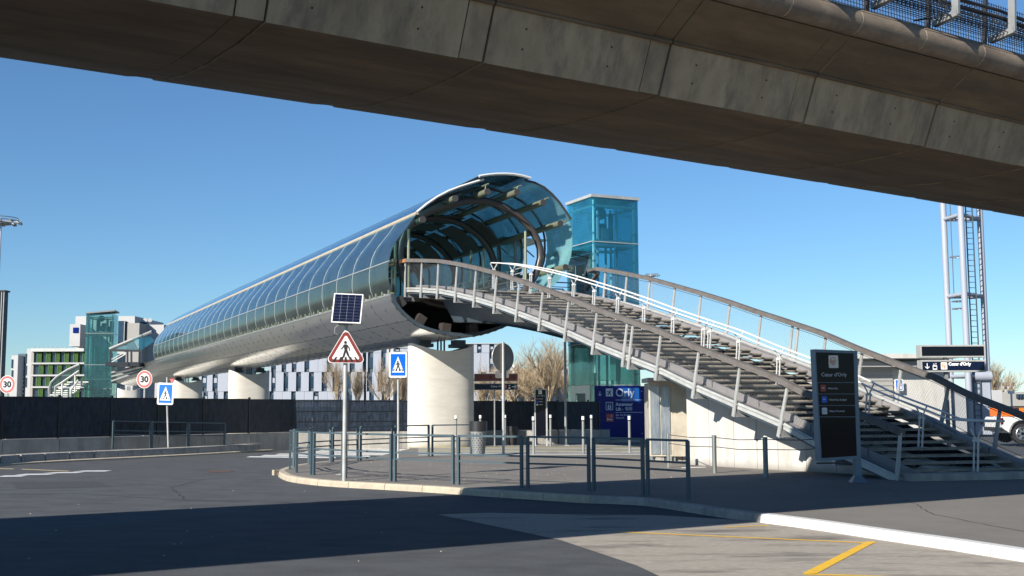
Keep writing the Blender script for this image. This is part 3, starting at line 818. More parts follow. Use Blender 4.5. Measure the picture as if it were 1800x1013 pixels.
# ------------------------------------------------------------------ stairway
SA = V((-3.95, 42, 0)); SB = onz(1585, 845, 0.0)
sdir = SB - SA; sdir.z = 0; SLEN = sdir.length; sdir.normalize(); sn = V((-sdir.y, sdir.x, 0))   # sn points right/away
lip = []
for p_ in [(716.7, 505), (743, 505.3), (775, 507.5), (803, 511.7), (836.7, 520.8), (875, 532.5), (914, 547.3), (957, 563.6), (1001, 582), (1045, 600), (1100, 622.5),
           (1163, 648), (1220, 674), (1289, 704), (1366, 739), (1426, 767), (1513, 809.6), (1583, 844)]:
    w_ = onp(*p_, SA, sn); lip.append(((w_ - SA).dot(sdir), w_.z))
for _ in range(2):
    lip = [lip[0]] + [(lip[i][0], (lip[i - 1][1] + 2 * lip[i][1] + lip[i + 1][1]) / 4) for i in range(1, len(lip) - 1)] + [lip[-1]]
lip[-1] = (SLEN, 0.06)
def zl(s): return interp(lip, s)
def acr(s):     # direction of the treads, slightly skew to the flight
    a = R(22 - 9 * max(0, min(1, s / SLEN))); return V((math.cos(a), math.sin(a), 0))
GUT, WIN = .46, 2.62
WTAB = [(0, 4.3), (5, 4.15), (11, 3.9), (13.5, 3.72), (17, 3.36), (18.5, 3.22), (21.4, 2.85)]      # the flight narrows downwards
def win(s): return interp(WTAB, max(0, s))
def left(s, o=0.0, dz=0.0):
    if o > GUT: o = GUT + (o - GUT) * win(s) / WIN if o < GUT + WIN else GUT + win(s) + (o - GUT - WIN) * interp([(0, 1.9), (12, 1.85), (17, 1.25), (19, 1.1)], s)
    return SA + sdir * s + acr(s) * o + V((0, 0, zl(s) + dz))
WT = GUT * 2 + WIN
stair = thing('stairway', V((SB.x, SB.y, 0)), 'long curving open-riser metal and timber stairway rising to the footbridge', 'stairway')
SS = [i * 0.5 for i in range(int(SLEN / .5) + 1)] + [SLEN]
def strip(o0, z0, o1, z1, smin=0, smax=None):
    mb_ = MB(); ss = [s for s in SS if s >= smin and (smax is None or s <= smax)]
    mb_.loft([left(s, o0, z0) for s in ss], [left(s, o1, z1) for s in ss]); return mb_
def sbox(name, o0, o1, z0, z1, m, smin=0, smax=None, **kw):
    mb_ = MB(); ss = [s for s in SS if s >= smin and (smax is None or s <= smax)]; n_ = len(ss)
    vs = []; fs = []
    for s in ss: vs += [left(s, o0, z0), left(s, o1, z0), left(s, o1, z1), left(s, o0, z1)]
    for i in range(n_ - 1):
        for k in range(4): fs.append((i * 4 + k, i * 4 + (k + 1) % 4, i * 4 + 4 + (k + 1) % 4, i * 4 + 4 + k))
    fs += [(3, 2, 1, 0), tuple(n_ * 4 - 4 + k for k in range(4))]
    mb_.add(vs, fs); return part(name, mb_, m, stair, **kw)
for side in (0, 1):
    f_ = (lambda o: o) if side == 0 else (lambda o: WT - o)
    sm = 0 if side == 0 else 1.0
    sbox('stringer_lip', f_(0.0), f_(.05), -.17, .0, GALV, sm)
    sbox('stringer_ledge', f_(-.035), f_(.06), -.055, -.03, GALV, sm)
    sbox('gutter_floor', f_(.05), f_(GUT - .03), -.10, -.075, GUTM, sm)
    sbox('inner_curb', f_(GUT - .06), f_(GUT), -.16, .10, GUTM, sm)
    sbox('lower_flange', f_(.06), f_(.3), -.24, -.20, DKST, sm)
# joints across the gutters
for i in range(14):
    s = .9 + i * 1.6
    for o_ in (GUT - .03, WT - GUT + .03):
        mb_ = MB(); mb_.beam(left(s, o_, -.05), left(s, o_, .13), .09, .015, up=sdir); part('gutter_joint', mb_, DKST, stair)
# treads
ZTOP = zl(3.6) + .06; H = .1375
tr_s = []
z_ = ZTOP; s = 3.6
def s_of(z):
    a, b = 2.0, SLEN
    for _ in range(40):
        m_ = (a + b) / 2
        if zl(m_) + .07 > z: a = m_
        else: b = m_
    return (a + b) / 2
k = 1
while ZTOP - k * H > .20:
    tr_s.append((s_of(ZTOP - k * H), ZTOP - k * H)); k += 1
for (s, z) in tr_s:
    a = acr(s); P0 = SA + sdir * s + a * (GUT + .0); nrm_ = V((-a.y, a.x, 0))
    nx = s_of(z + H) if z + H < ZTOP else s - .42
    dep = max(.26, min(.36, (s - nx) * .74))
    for j in range(2):
        w0, w1 = j * win(s) / 2, (j + 1) * win(s) / 2
        mb_ = MB(); c = P0 + a * ((w0 + w1) / 2) + nrm_ * (dep / 2 - .02) + V((0, 0, z - .022))
        mb_.obox(c, a * ((w1 - w0) / 2 - .004), nrm_ * dep / 2, V((0, 0, .019))); part('tread_plank', mb_, PLANK, stair)
    mb_ = MB(); mb_.beam(P0 + V((0, 0, z - .05)) + nrm_ * .01, P0 + a * win(s) + V((0, 0, z - .05)) + nrm_ * .01, .03, .022); part('tread_angle', mb_, GALVD, stair)
    for e in (.22, .5, .78):
        mb_ = MB(); p = P0 + a * win(s) * e + V((0, 0, z - .05)); mb_.beam(p, p + nrm_ * .33 + V((0, 0, -H * .9)), .035, .045)
        part('tread_bracket', mb_, DKST, stair)
# landing planks at the top
for i in range(22):
    s = -.3 + i * .185
    if s > 3.5: break
    a = acr(s); wl = win(s) + (.6 if s < 2.4 else 0)
    P0 = SA + sdir * s + a * GUT + V((0, 0, min(zl(max(s, 0)), ZTOP) + .055)); nrm_ = V((-a.y, a.x, 0))
    mb_ = MB(); mb_.obox(P0 + a * wl / 2, a * wl / 2, nrm_ * .085, V((0, 0, .02))); part('landing_plank', mb_, PLANK, stair)
sbox('underside_sheet', GUT + .04, GUT + WIN - .22, -.15, -.135, BLK, 11.0, SLEN - .6)  # black sheet putting the shade of the lower tread gaps into colour
# base step
a = acr(SLEN); c = SB + a * (GUT + win(SLEN) / 2 + .2) + V((-a.y, a.x, 0)) * .12
mb_ = MB(); mb_.obox(c + V((0, 0, .07)), a * (win(SLEN) / 2 + .62), V((-a.y, a.x, 0)) * .45, V((0, 0, .075))); part('base_step', mb_, WALLG, stair)
# inner carriage beams
for o_ in (GUT + .55, GUT + WIN - .55):
    ss = [s for s in SS if s > 3 and s < SLEN - 1.2]
    mb_ = MB(); mb_.tube([left(s, o_, -.20) for s in ss], .07, 4); part('carriage_beam', mb_, GALVD, stair)
# box girder underneath
def gd(s): return -.25 - .95 * max(.18, 1 - max(0, s - 1.5) / 13.5)
mb_ = MB(); ss = [0.8 + i * .6 for i in range(33)]; vs = []; fs = []
for s in ss:
    t_ = max(.18, 1 - max(0, s - 1.5) / 13.5)
    for o_, z_ in ((GUT + .25, -.22), (GUT + WIN - .25, -.22), (GUT + WIN - .6, gd(s)), (GUT + .6, gd(s))): vs.append(left(s, o_, z_))
n_ = len(ss)
for i in range(n_ - 1):
    for k in range(4): fs.append((i * 4 + k, i * 4 + (k + 1) % 4, i * 4 + 4 + (k + 1) % 4, i * 4 + 4 + k))
fs += [(3, 2, 1, 0), tuple(n_ * 4 - 4 + k for k in range(4))]
mb_.add(vs, fs); part('box_girder', mb_, DKST, stair)
mb_ = MB(); mb_.loft([left(s, GUT + .55, gd(s) - .02) for s in ss[:14]], [left(s, GUT + WIN - .5, gd(s) - .02) for s in ss[:14]]); part('girder_flange', mb_, GALVD, stair)
# balustrade posts and brackets
posts = [0.03, 1.35, 2.65, 4.0, 5.33, 6.68, 8.03, 9.38, 10.76, 12.13, 13.5, 13.78, 15.15, 16.55, 18.0, 19.5, 21.0, 22.45]
tab = []
for px in [713, 741, 770, 802, 835, 871, 910, 951, 996, 1045, 1098, 1108, 1156, 1221, 1292, 1371]:
    w_ = onp(px, 600, SA, sn); tab.append((w_ - SA).dot(sdir))
posts = tab + [(tab[-1] + SLEN - .08) / 2, SLEN - .08]
RH = 1.0
def post_mesh(base, top, a):
    mb_ = MB(); d = (top - base).normalized()
    e = (d.cross(a)).normalized()
    mb_.hexa([base - e * .07 - a * .018, base + e * .07 - a * .018, base + e * .07 + a * .018, base - e * .07 + a * .018,
              top - e * .045 - a * .018, top + e * .045 - a * .018, top + e * .045 + a * .018, top - e * .045 + a * .018])
    return mb_
for side in (0, 1):
    o_ = -.04 if side == 0 else WT + .04
    for s in posts:
        if side == 1 and s < 2.8: continue
        sl = (zl(min(SLEN, s + .3)) - zl(max(0, s - .3))) / .6
        lean = -sl * .62
        a = acr(s); B_ = left(s, o_, -.36 if s < SLEN - 1 else 0.0)
        if s > SLEN - 1: B_.z = .0
        else: B_ = left(max(0, s - lean * .36), o_, 0); B_.z = zl(s) - .36
        T_ = left(s, o_, RH - .06) + sdir * (lean * (RH))
        T_.z = zl(min(SLEN, s + lean)) + RH - .05
        part('baluster_post', post_mesh(B_, T_, a), GALV, stair)
        if s < SLEN - 1.5:
            sg = 1 if side == 0 else -1
            mb_ = MB(); q0 = left(s, o_ + sg * .02, -.36) ; q1 = left(s, o_ + sg * .02, -.18); q2 = left(s, o_ + sg * 1.2, -.18); q3 = left(s, o_ + sg * 1.2, -.38)
            mb_.prism([q0 - sdir * .01, q1 - sdir * .01, q2 - sdir * .01, q3 - sdir * .01], sdir * .02)
            mb_.obox((q0 + q3) / 2 + V((0, 0, -.0)), (q3 - q0) / 2, sdir * .06, V((0, 0, .008)))
            part('cross_bracket', mb_, GALVD, stair)
            mb_ = MB()
            for zz in (-.31, -.24): mb_.disc(left(s, o_ - sg * .02, zz), a, .014, .02, 6)
            part('bolt', mb_, BLK, stair)
# timber handrails in lengths
def hr(s, o_): 
    p = left(s, o_, RH); return p
def rail_piece(s0, s1, o_, m_, curl=None):
    n_ = max(2, int((s1 - s0) / .35) + 1); vs = []; fs = []
    for i in range(n_):
        s = s0 + (s1 - s0) * i / (n_ - 1); a = acr(s); c = hr(min(s, SLEN + .3), o_)
        if s < 0: c = SA + sdir * s + acr(0) * (o_ - min(0, s) * -.0) + V((0, 0, zl(0) + RH - .0 + s * .03))
        vs += [c - a * .085 + V((0, 0, -.07)), c + a * .085 + V((0, 0, -.07)), c + a * .075 + V((0, 0, .06)), c - a * .075 + V((0, 0, .06))]
    for i in range(n_ - 1):
        for k in range(4): fs.append((i * 4 + k, i * 4 + (k + 1) % 4, i * 4 + 4 + (k + 1) % 4, i * 4 + 4 + k))
    fs += [(3, 2, 1, 0), tuple(n_ * 4 - 4 + k for k in range(4))]
    mb_ = MB(); mb_.add(vs, fs); return part('timber_handrail', mb_, m_, stair)
cuts = [0.2, 2.3, 4.5, 6.8, 9.2, 11.6, 14.0, 16.4, 18.9, 21.2, SLEN + .1]
for a0, a1 in zip(cuts, cuts[1:]): rail_piece(a0 + .004, a1 - .004, -.04, WOOD)
rail_piece(-1.15, .2, -.04, WOODR)
cutr = [3.2, 5.4, 7.6, 9.9, 12.2, 14.5, 16.8, 19.1, 21.2, SLEN + .1]
for a0, a1 in zip(cutr, cutr[1:]): rail_piece(a0 + .004, a1 - .004, WT + .04, WOOD)
mb_ = MB(); e_ = hr(3.2, WT + .04); cpts = [e_, e_ - sdir * .7 + N * .15, e_ - sdir * 1.2 + N * .9, lm - D * 1.2 - N * .3 + V((0, 0, e_.z + .1))]
for a0, a1 in zip(cpts, cpts[1:]): mb_.beam(a0, a1, .15, .10)
part('timber_handrail', mb_, WOOD, stair)
# wire net between posts
for side, o_ in ((0, -.04), (1, WT + .04)):
    nb = MB(); s = 0.2 if side == 0 else 3.2
    while s < SLEN - .3:
        nb.beam(left(s, o_, .06), left(s + .55, o_, RH - .12), .0026, .0026); nb.beam(left(s + .55, o_, .06), left(s, o_, RH - .12), .0026, .0026)
        s += .08
    part('wire_net', nb, GALVD, stair, kind='stuff')
    mb_ = MB(); ss = [x for x in SS if x > (0 if side == 0 else 3)]
    mb_.tube([left(s, o_, RH - .13) for s in ss], .007, 4); mb_.tube([left(s, o_, .05) for s in ss], .007, 4); part('net_cable', mb_, BLK, stair)
# white double middle rail on forked posts
MO = GUT + WIN / 2 - .02
def mp(s, dz, off=0.0): return left(min(s, SLEN), MO + off, dz)
for off in (-.14, .14):
    ss = [x for x in [1.8 + i * .5 for i in range(60)] if x < SLEN - .1]
    pts = [mp(s, 1.02, off) for s in ss]
    e = pts[-1]; pts += [e + sdir * .5 + V((0, 0, -.03)), e + sdir * 1.0 + V((0, 0, -.04))]
    mb_ = MB(); mb_.tube(pts, .024, 8); part('middle_rail', mb_, WHT, stair, smooth=True)
e1_, e2_ = mp(ss[-1], 1.02, -.14) + sdir * 1.0 + V((0, 0, -.04)), mp(ss[-1], 1.02, .14) + sdir * 1.0 + V((0, 0, -.04))
mb_ = MB(); mb_.tube([e1_, e1_ + sdir * .08 + acr(SLEN) * .03, e2_ + sdir * .08 - acr(SLEN) * .03, e2_], .024, 8); part('rail_end_loop', mb_, WHT, stair, smooth=True)
mposts = []
for px in (867, 899, 932, 966, 1008, 1044, 1086, 1132, 1183, 1236, 1247, 1298, 1366, 1440, 1521, 1615, 1715):
    best = min((abs(CX + F * mp(s_ * .05, 0).x / (mp(s_ * .05, 0).y * math.cos(TH) + .0) - px), s_ * .05) for s_ in range(20, int(SLEN * 20)))
    mposts.append(best[1])
for s in mposts:
    sl = (zl(min(SLEN, s + .3)) - zl(max(0, s - .3))) / .6; lean = -sl * .25; a = acr(s)
    b0 = mp(s, .05); 
    if s > 22: b0.z = .15
    tp = mp(min(SLEN, s + lean), .80)
    up_ = (tp - b0).normalized()
    mb_ = MB()
    for e in (-.05, .05): mb_.beam(b0 + sdir * e, tp + sdir * e, .04, .022, up=sdir)
    part('forked_post', mb_, WHT, stair)
    mb_ = MB()
    mb_.beam(tp + V((0, 0, -.05)), tp + a * -.14 + V((0, 0, .21)), .03, .02, up=sdir); mb_.beam(tp + V((0, 0, -.05)), tp + a * .14 + V((0, 0, .21)), .03, .02, up=sdir)
    mb_.obox(tp + V((0, 0, -.05)), a * .035, sdir * .065, V((0, 0, .02)))
    part('rail_fork', mb_, WHT, stair)
    mb_ = MB(); mb_.obox(b0 + V((0, 0, .008)), a * .1, sdir * .09, V((0, 0, .01))); part('foot_plate', mb_, GALVD, stair)

# white abutment wall under the lower flight
wall = thing('abutment_wall', left(17, 1.0) * 1.0, 'white board-marked concrete wall carrying the lower stair flight', 'wall')
wall.location.z = 0
WI = 1.05
def wp(s, z): p = SA + sdir * s + sn * WI; return V((p.x, p.y, z))
s0 = 13.75; edges = [13.75, 14.6, 15.5, 16.3, 17.0, 17.9, 18.8, 19.7, 20.6, 21.5, 22.5]
for a0, a1 in zip(edges, edges[1:]):
    if zl(a0) - .3 < .08: break
    z0, z1 = zl(a0) - .32, max(.05, zl(a1) - .32)
    mb_ = MB(); mb_.prism([wp(a0 + .006, -.1), wp(a1 - .006, -.1), wp(a1 - .006, z1), wp(a0 + .006, z0)], sn * .3); part('wall_panel', mb_, WALLW, wall)
mb_ = MB(); mb_.prism([wp(s0 + .01, -.1) + sn * .04, wp(21.8, -.1) + sn * .04, wp(21.8, .1) + sn * .04, wp(s0 + .01, zl(s0) - .36) + sn * .04], sn * 1.6); part('wall_core', mb_, WALLW, wall)
# recessed service block behind the cabinet with its lit slab
blk = thing('service_block', wp(15, 0) + sn * 1.0, 'low grey concrete block with narrow door under the stair, slab roof on top', 'service block')
c0 = at(1218, 760, 33.5); c0.z = 0
mb_ = MB(); xl, xr = at(1150, 700, 33.5).x, at(1228, 700, 33.5).x; zt = at(1160, 672, 33.5).z
mb_.box(xl, 33.5, -.1, xr, 36, zt); part('block_wall', mb_, WALLG, blk)
n_ = 4
for i in range(5):
    xa = xl + (xr - xl) * i / 5
    mb_ = MB(); mb_.box(xa + .01, 33.44, -.05, xa + (xr - xl) / 5 - .01, 33.5, zt - .02); part('cladding_panel', mb_, WALLG if i != 1 else FDRK, blk)
xs = at(1138, 668, 33).x; mb_ = MB(); zz = at(1150, 668, 33).z; mb_.box(xs, 32.9, zz - .06, at(1182, 668, 33).x, 34.5, zz + .06); part('roof_slab', mb_, WALLW, blk)

# ------------------------------------------------------------------ lift towers
def lift(name, label, LC, n_, d_, A_, zs, gm, detail, roofm, tilt=0.0):
    """glass tower: corner LC, n_/d_ the directions of its right and left faces, zs the tier heights"""
    t = thing(name, V((LC.x, LC.y, 0)), label, 'lift tower', 'glass lift towers of the footbridge')
    cs = [LC, LC + n_ * A_, LC + n_ * A_ + d_ * A_, LC + d_ * A_]
    cen = (cs[0] + cs[2]) / 2
    for fi in range(4):
        a, b = cs[fi], cs[(fi + 1) % 4]; t_ = (b - a).normalized(); o_ = V((t_.y, -t_.x, 0))
        if (a + o_ - cen).length < (a - cen).length: o_ = -o_
        for z0, z1 in zip(zs, zs[1:]):
            if detail and fi in (0, 3) and z1 <= zs[1] + .01: continue
            cols = 1
            if detail and fi == 3 and abs(z0 - DOORZ[0]) < .01: continue
            mb_ = MB(); A0, B0 = a + t_ * .02, b - t_ * .02
            mb_.prism([A0 + V((0, 0, z0 + .015)), B0 + V((0, 0, z0 + .015)), B0 + V((0, 0, z1 - .015)), A0 + V((0, 0, z1 - .015))], o_ * -.02)
            part('glass_panel', mb_, G_AQUA if (detail and z1 < zs[2] + .01) else gm, t)
    for z0 in zs[1:-1]:
        mb_ = MB()
        for fi in range(4): mb_.beam(cs[fi] + V((0, 0, z0)), cs[(fi + 1) % 4] + V((0, 0, z0)), .03, .035)
        part('transom', mb_, GALV, t)
    for c in cs:
        i_ = c + (cen - c).normalized() * .22
        mb_ = MB(); mb_.tube([i_ + V((0, 0, 0)), i_ + V((0, 0, zs[-1] - .1))], .065, 10); part('corner_column', mb_, WHT, t, smooth=True)
        mb_ = MB()
        z_ = zs[1] + .5
        while z_ < zs[-1] - .2:
            mb_.disc(i_ + V((0, 0, z_)), UP, .095, .05, 10); mb_.beam(i_ + V((0, 0, z_)), i_.lerp(c, .8) + V((0, 0, z_)), .03, .03); z_ += 1.25
        part('glass_clamp', mb_, GALVD, t)
    for zz in (zs[-1] - .35, zs[-2] - .12, 4.3):
        mb_ = MB()
        for fi in range(4):
            p0, p1 = [cs[x] + (cen - cs[x]).normalized() * .22 + V((0, 0, zz)) for x in (fi, (fi + 1) % 4)]
            mb_.tube([p0, p1], .06, 8)
        part('ring_beam', mb_, WHT, t)
    mb_ = MB(); e = .07
    rc = [c + (c - cen).normalized() * e for c in cs]
    lo = [p + V((0, 0, zs[-1] + tilt * ((p - LC).dot(n_)))) for p in rc]
    mb_.hexa(lo + [p + V((0, 0, .13)) for p in lo]); part('roof', mb_, roofm, t)
    # hoist frame, guide rails and cab
    for e1, e2 in ((-.45, .5), (.45, .5), (-.45, -.35), (.5, -.45)):
        mb_ = MB(); p = cen + n_ * e1 + d_ * e2; mb_.beam(p, p + V((0, 0, zs[-1] - .4)), .10, .07, up=n_); part('guide_rail', mb_, FWHT, t)
    mb_ = MB(); zb = zs[-2] + .25
    for (e1, e2, h_, w_) in ((-.35, 0, 1.1, .30), (.1, .2, .8, .35), (.45, 0, 1.25, .18), (0, -.25, .5, .5), (.55, .3, .5, .2)):
        mb_.obox(cen + n_ * e1 + d_ * e2 + V((0, 0, zb + h_ / 2)), n_ * w_ / 2, d_ * w_ / 2.5, V((0, 0, h_ / 2)))
    mb_.disc(cen + n_ * -.1 + V((0, 0, zb + 1.25)), d_, .3, .1, 16)
    part('hoist_machine', mb_, FDRK, t)
    mb_ = MB(); mb_.obox(cen + V((0, 0, zs[-2] + .1)), n_ * (A_ / 2 - .2), d_ * (A_ / 2 - .2), V((0, 0, .04))); part('machine_floor', mb_, GALV, t)
    cz = 2.7 if detail else 5.2
    cab = MB(); cab.obox(cen + V((0, 0, cz + 1.15)), n_ * .75, d_ * .75, V((0, 0, 1.1))); cb = part('lift_cab', cab, G_AQUA, t)
    for e in (-.7, .7):
        mb_ = MB(); mb_.beam(cen + n_ * e + V((0, 0, cz)), cen + n_ * e + V((0, 0, cz + 2.3)), .1, .1, up=n_); part('cab_frame', mb_, GALV, t)
    return t, cs, cen
zc = lambda y: onp(1045, y, LC, V((0, 1, 0))).z
zs1 = [.12, zc(677), zc(603), zc(517), zc(424), zc(346)]
DOORZ = [zs1[3]]
lt, cs, cen = lift('lift_tower', 'bright cyan glass lift tower beside the stairway with blue sign panel at its foot', LC, N, D, A_, zs1, G_CYAN, True, GALV)
mb_ = MB(); mb_.obox(cen + V((0, 0, .05)), N * (A_ / 2 + .1), D * (A_ / 2 + .1), V((0, 0, .07))); part('plinth', mb_, WALLG, lt)
# stainless door front at ground level and at deck level (left face)
def face(u, z, out=.0): return LC + D * u - N * out + V((0, 0, z))
def fpanel(name, u0, u1, z0, z1, m_, out=0.0, t=.03, par=None):
    mb_ = MB(); mb_.prism([face(u0, z0, out), face(u1, z0, out), face(u1, z1, out), face(u0, z1, out)], -N * t); return part(name, mb_, m_, par or lt)
for z0, z1, dz in ((.12, zs1[1], 2.05), (ZD - .3, zs1[4] + .0, ZD + 2.1)):
    zb = z0 if z0 < 1 else ZD
    zt_ = z1 if z0 < 1 else ZD + 2.5
    fpanel('door_surround', .30, .72, zb, zt_, SSTL); fpanel('door_surround', 1.62, 2.1, zb, zt_, SSTL); fpanel('door_surround', .72, 1.62, dz if z0 > 1 else .12 + 2.05, zt_, SSTL)
    fpanel('door_leaf', .73, 1.16, zb + .03, (dz if z0 > 1 else .12 + 2.04), GALVD, -.06); fpanel('door_leaf', 1.17, 1.61, zb + .03, (dz if z0 > 1 else .12 + 2.04), GALVD, -.06)
    fpanel('side_glass', .02, .29, zb, zt_, G_AQUA); fpanel('side_glass', 2.11, 2.36, zb, zt_, G_AQUA)
    fpanel('call_panel', 1.75, 1.95, zb + .9, zb + 1.35, BLK, .032, .012); fpanel('pictogram_plate', .42, .56, zb + 1.3, zb + 1.75, NAVY, .032, .012)
fpanel('deck_glass', .02, 2.36, zs1[2] + .02, ZD - .3, G_CYAN); fpanel('upper_glass', .02, 2.36, ZD + 2.52, zs1[4] - .02, G_CYAN)
mb_ = MB(); mb_.obox(face(1.2, ZD + 2.55, .75), N * .75, D * 1.15, V((0, 0, .012))); cp = part('door_canopy', mb_, G_AQUA, lt)
for e in (.3, 1.2, 2.1):
    mb_ = MB(); mb_.tube([face(e, ZD + 2.3, .0), face(e, ZD + 2.5, 1.3)], .02, 6); part('canopy_arm', mb_, BLK, cp)
mb_ = MB(); mb_.obox(face(1.95, ZD + 2.0, .12), N * .1, D * .1, V((0, 0, .16))); part('wall_camera', mb_, WHT, lt)
# blue sign panel on the right face
def rf(px, y, out=.03): return onp(px, y, LC - D * out, D)
def rface(name, px0, px1, y0, y1, m_, out, t=.012, par=None):
    mb_ = MB(); a_, b_ = rf(px0, y1, out), rf(px1, y1, out); zt_, zb_ = rf(px0, y0, out).z, a_.z
    mb_.prism([V((a_.x, a_.y, zb_)), V((b_.x, b_.y, zb_)), V((b_.x, b_.y, zt_)), V((a_.x, a_.y, zt_))], -D * t); return part(name, mb_, m_, par or lt)
sp_ = rface('blue_sign_panel', 1046.5, 1136, 678.5, 776, BLUEG, 0.0, .03)
rface('bright_blue_field', 1093, 1123.5, 682, 706, BLUEL, .032, .004, sp_)
rface('bright_blue_field', 1132, 1136, 679, 706, BLUEL, .032, .004, sp_)
rface('bright_blue_field', 1067, 1072, 698, 706, BLUEG, .032, .004, sp_)
SC = LC.y / F
def rtext(s_, px, ybase, hpx, m_=TXT, sx=1.0, bold=0.0):
    p = rf(px, ybase, .045); return text('lettering', s_, hpx * SC * 1.38, p, N, UP, m_, sp_, sx=sx, bold=bold)
rtext('Orly', 1082, 697, 14.5, sx=1.02, bold=.004)
rtext('Ascenseur', 1082.5, 713.5, 5.8, sx=1.02, bold=.004)
rtext('Lift - ', 1082.5, 722, 5.8, sx=1.02, bold=.004); rtext('电梯', 1098.5, 721.6, 5.6)
rtext('ibis, ibis Budget', 1082.5, 731.2, 3.5, sx=1.02)
rtext('Novotel', 1082.5, 736.2, 3.5, sx=1.02)
rface('rule_line', 1082, 1130, 703, 703.6, TXT, .037, .003, sp_); rface('rule_line', 1082, 1130, 725, 725.6, TXT, .037, .003, sp_)
rface('pictogram_plate', 1065, 1077.5, 683, 697, TXT, .037, .004, sp_)
def arrow(par, P0, ex, ez, size, m_, ang=0.0, t=.004):
    """down arrow (rotated by ang) centred at P0"""
    ex = V(ex); ez = V(ez); nn = ex.cross(ez).normalized() * t
    def r_(x, y):
        c_, s_ = math.cos(ang), math.sin(ang); return P0 + ex * ((x * c_ - y * s_) * size) + ez * ((x * s_ + y * c_) * size)
    mb_ = MB(); mb_.prism([r_(-.07, -.4), r_(.07, -.4), r_(.07, .5), r_(-.07, .5)], nn)
    mb_.prism([r_(-.4, -.05), r_(-.4, -.2), r_(0, -.55), r_(0, -.38)], nn); mb_.prism([r_(.4, -.05), r_(.4, -.2), r_(0, -.55), r_(0, -.38)], nn)
    return part('arrow', mb_, m_, par)
arrow(sp_, rf(1054.5, 692, .045), N, UP, 7 * SC * 1.1, TXT)
def plane_icon(par, P0, ex, ez, size, m_, t=.004):
    ex = V(ex); ez = V(ez); nn = ex.cross(ez).normalized() * t; c_, s_ = math.cos(R(-40)), math.sin(R(-40))
    def r_(x, y): return P0 + ex * ((x * c_ - y * s_) * size) + ez * ((x * s_ + y * c_) * size)
    mb_ = MB()
    for pg in ([(-.06, -.45), (.06, -.45), (.07, .42), (0, .52), (-.07, .42)], [(-.06, .12), (-.48, -.12), (-.48, -.2), (-.06, -.06)], [(.06, .12), (.48, -.12), (.48, -.2), (.06, -.06)],
               [(-.05, -.34), (-.2, -.46), (-.2, -.5), (0, -.45)], [(.05, -.34), (.2, -.46), (.2, -.5), (0, -.45)]):
        mb_.prism([r_(*p) for p in pg], nn)
    return part('aeroplane_symbol', mb_, m_, par)
plane_icon(sp_, rf(1071.2, 690, .047), N, UP, 11 * SC, NAVY)
o1 = rface('pictogram_frame', 1065, 1077.5, 707, 721, TXT, .036, .003, sp_); rface('pictogram_field', 1065.9, 1076.6, 708, 720, BLUEG, .040, .003, sp_)
rface('lift_symbol', 1068.5, 1074, 713, 719, TXT, .044, .003, sp_); rface('lift_symbol', 1070.2, 1072.3, 714, 718, BLUEG, .047, .003, sp_)
arrow(sp_, rf(1069.6, 710.8, .046), N, UP, 2.6 * SC, TXT); arrow(sp_, rf(1073.2, 710.8, .046), N, UP, 2.6 * SC, TXT, math.pi)
rface('hotel_plate', 1066, 1078.5, 727.5, 741.5, REDB, .036, .004, sp_)
rface('bed_symbol', 1067.2, 1068, 734, 740, TXT, .041, .003, sp_); rface('bed_symbol', 1067.2, 1076, 736.6, 738.4, TXT, .041, .003, sp_); rface('bed_symbol', 1075.2, 1076, 737, 740, TXT, .041, .003, sp_)
plane_icon(sp_, rf(1074.6, 731.5, .042), N, UP, 4 * SC, TXT)
for (a, b) in ((1053, 721), (1128, 688), (1053.5, 763), (1129, 762)):
    mb_ = MB(); mb_.disc(rf(a, b, .036), D, .025, .012, 10); part('panel_bolt', mb_, GALV, sp_)
# left tower
L2 = at(146.5, 700, 108); L2.z = 0
n2 = V((.985, .17, 0)); d2 = V((-.17, .985, 0))
zz2 = lambda y: at(170, y, 109).z
l2, _, _ = lift('lift_tower', 'sea-green glass lift tower at the far left end of the footbridge', L2, n2, d2, 2.55, [.1, zz2(694), zz2(684), zz2(642), zz2(587), zz2(553)], G_AQUA, False, GALVD, .1)
# far stair and its curved glass side, left of the far tower
fs_ = thing('far_stairway', at(115, 700, 108) * 1.0, 'white stair with curved glazed screen descending left of the far lift tower', 'stairway'); fs_.location.z = 0
P0, P1 = at(100, 702, 107), at(140, 672, 107)
for i in range(9):
    p = P0.lerp(P1, i / 8.0); mb_ = MB(); mb_.obox(p, V((1.0, 0, 0)), V((0, .5, 0)), V((0, 0, .05))); part('tread', mb_, WHT, fs_)
for pts_ in ([(96, 702), (97, 680), (110, 672), (139, 652)], [(124, 702), (125, 686), (138, 668)]):
    mb_ = MB(); mb_.tube([at(a, b, 106) for a, b in pts_], .09, 6); part('handrail', mb_, GALV, fs_)
for a, b0_, b1_ in ((97, 702, 682), (109, 696, 672), (124, 702, 684), (132, 690, 660)):
    mb_ = MB(); mb_.tube([at(a, b0_, 106), at(a, b1_, 106)], .07, 6); part('rail_post', mb_, WHT, fs_)
oc = [at(88, 700, 109), at(87, 684, 109), at(90, 673, 109), at(101, 662, 109), at(120, 650, 109), at(140, 641, 109)]
ob = [at(94, 700, 109), at(94, 690, 109), at(98, 682, 109), at(110, 674, 109), at(125, 664, 109), at(140, 655, 109)]
for i in range(5):
    mb_ = MB(); mb_.shell([oc[i], oc[i + 1]], [ob[i], ob[i + 1]], .1); part('screen_panel', mb_, G_LOW, fs_)
mb_ = MB(); mb_.tube(oc, .14, 6); part('screen_edge', mb_, GALVD, fs_)
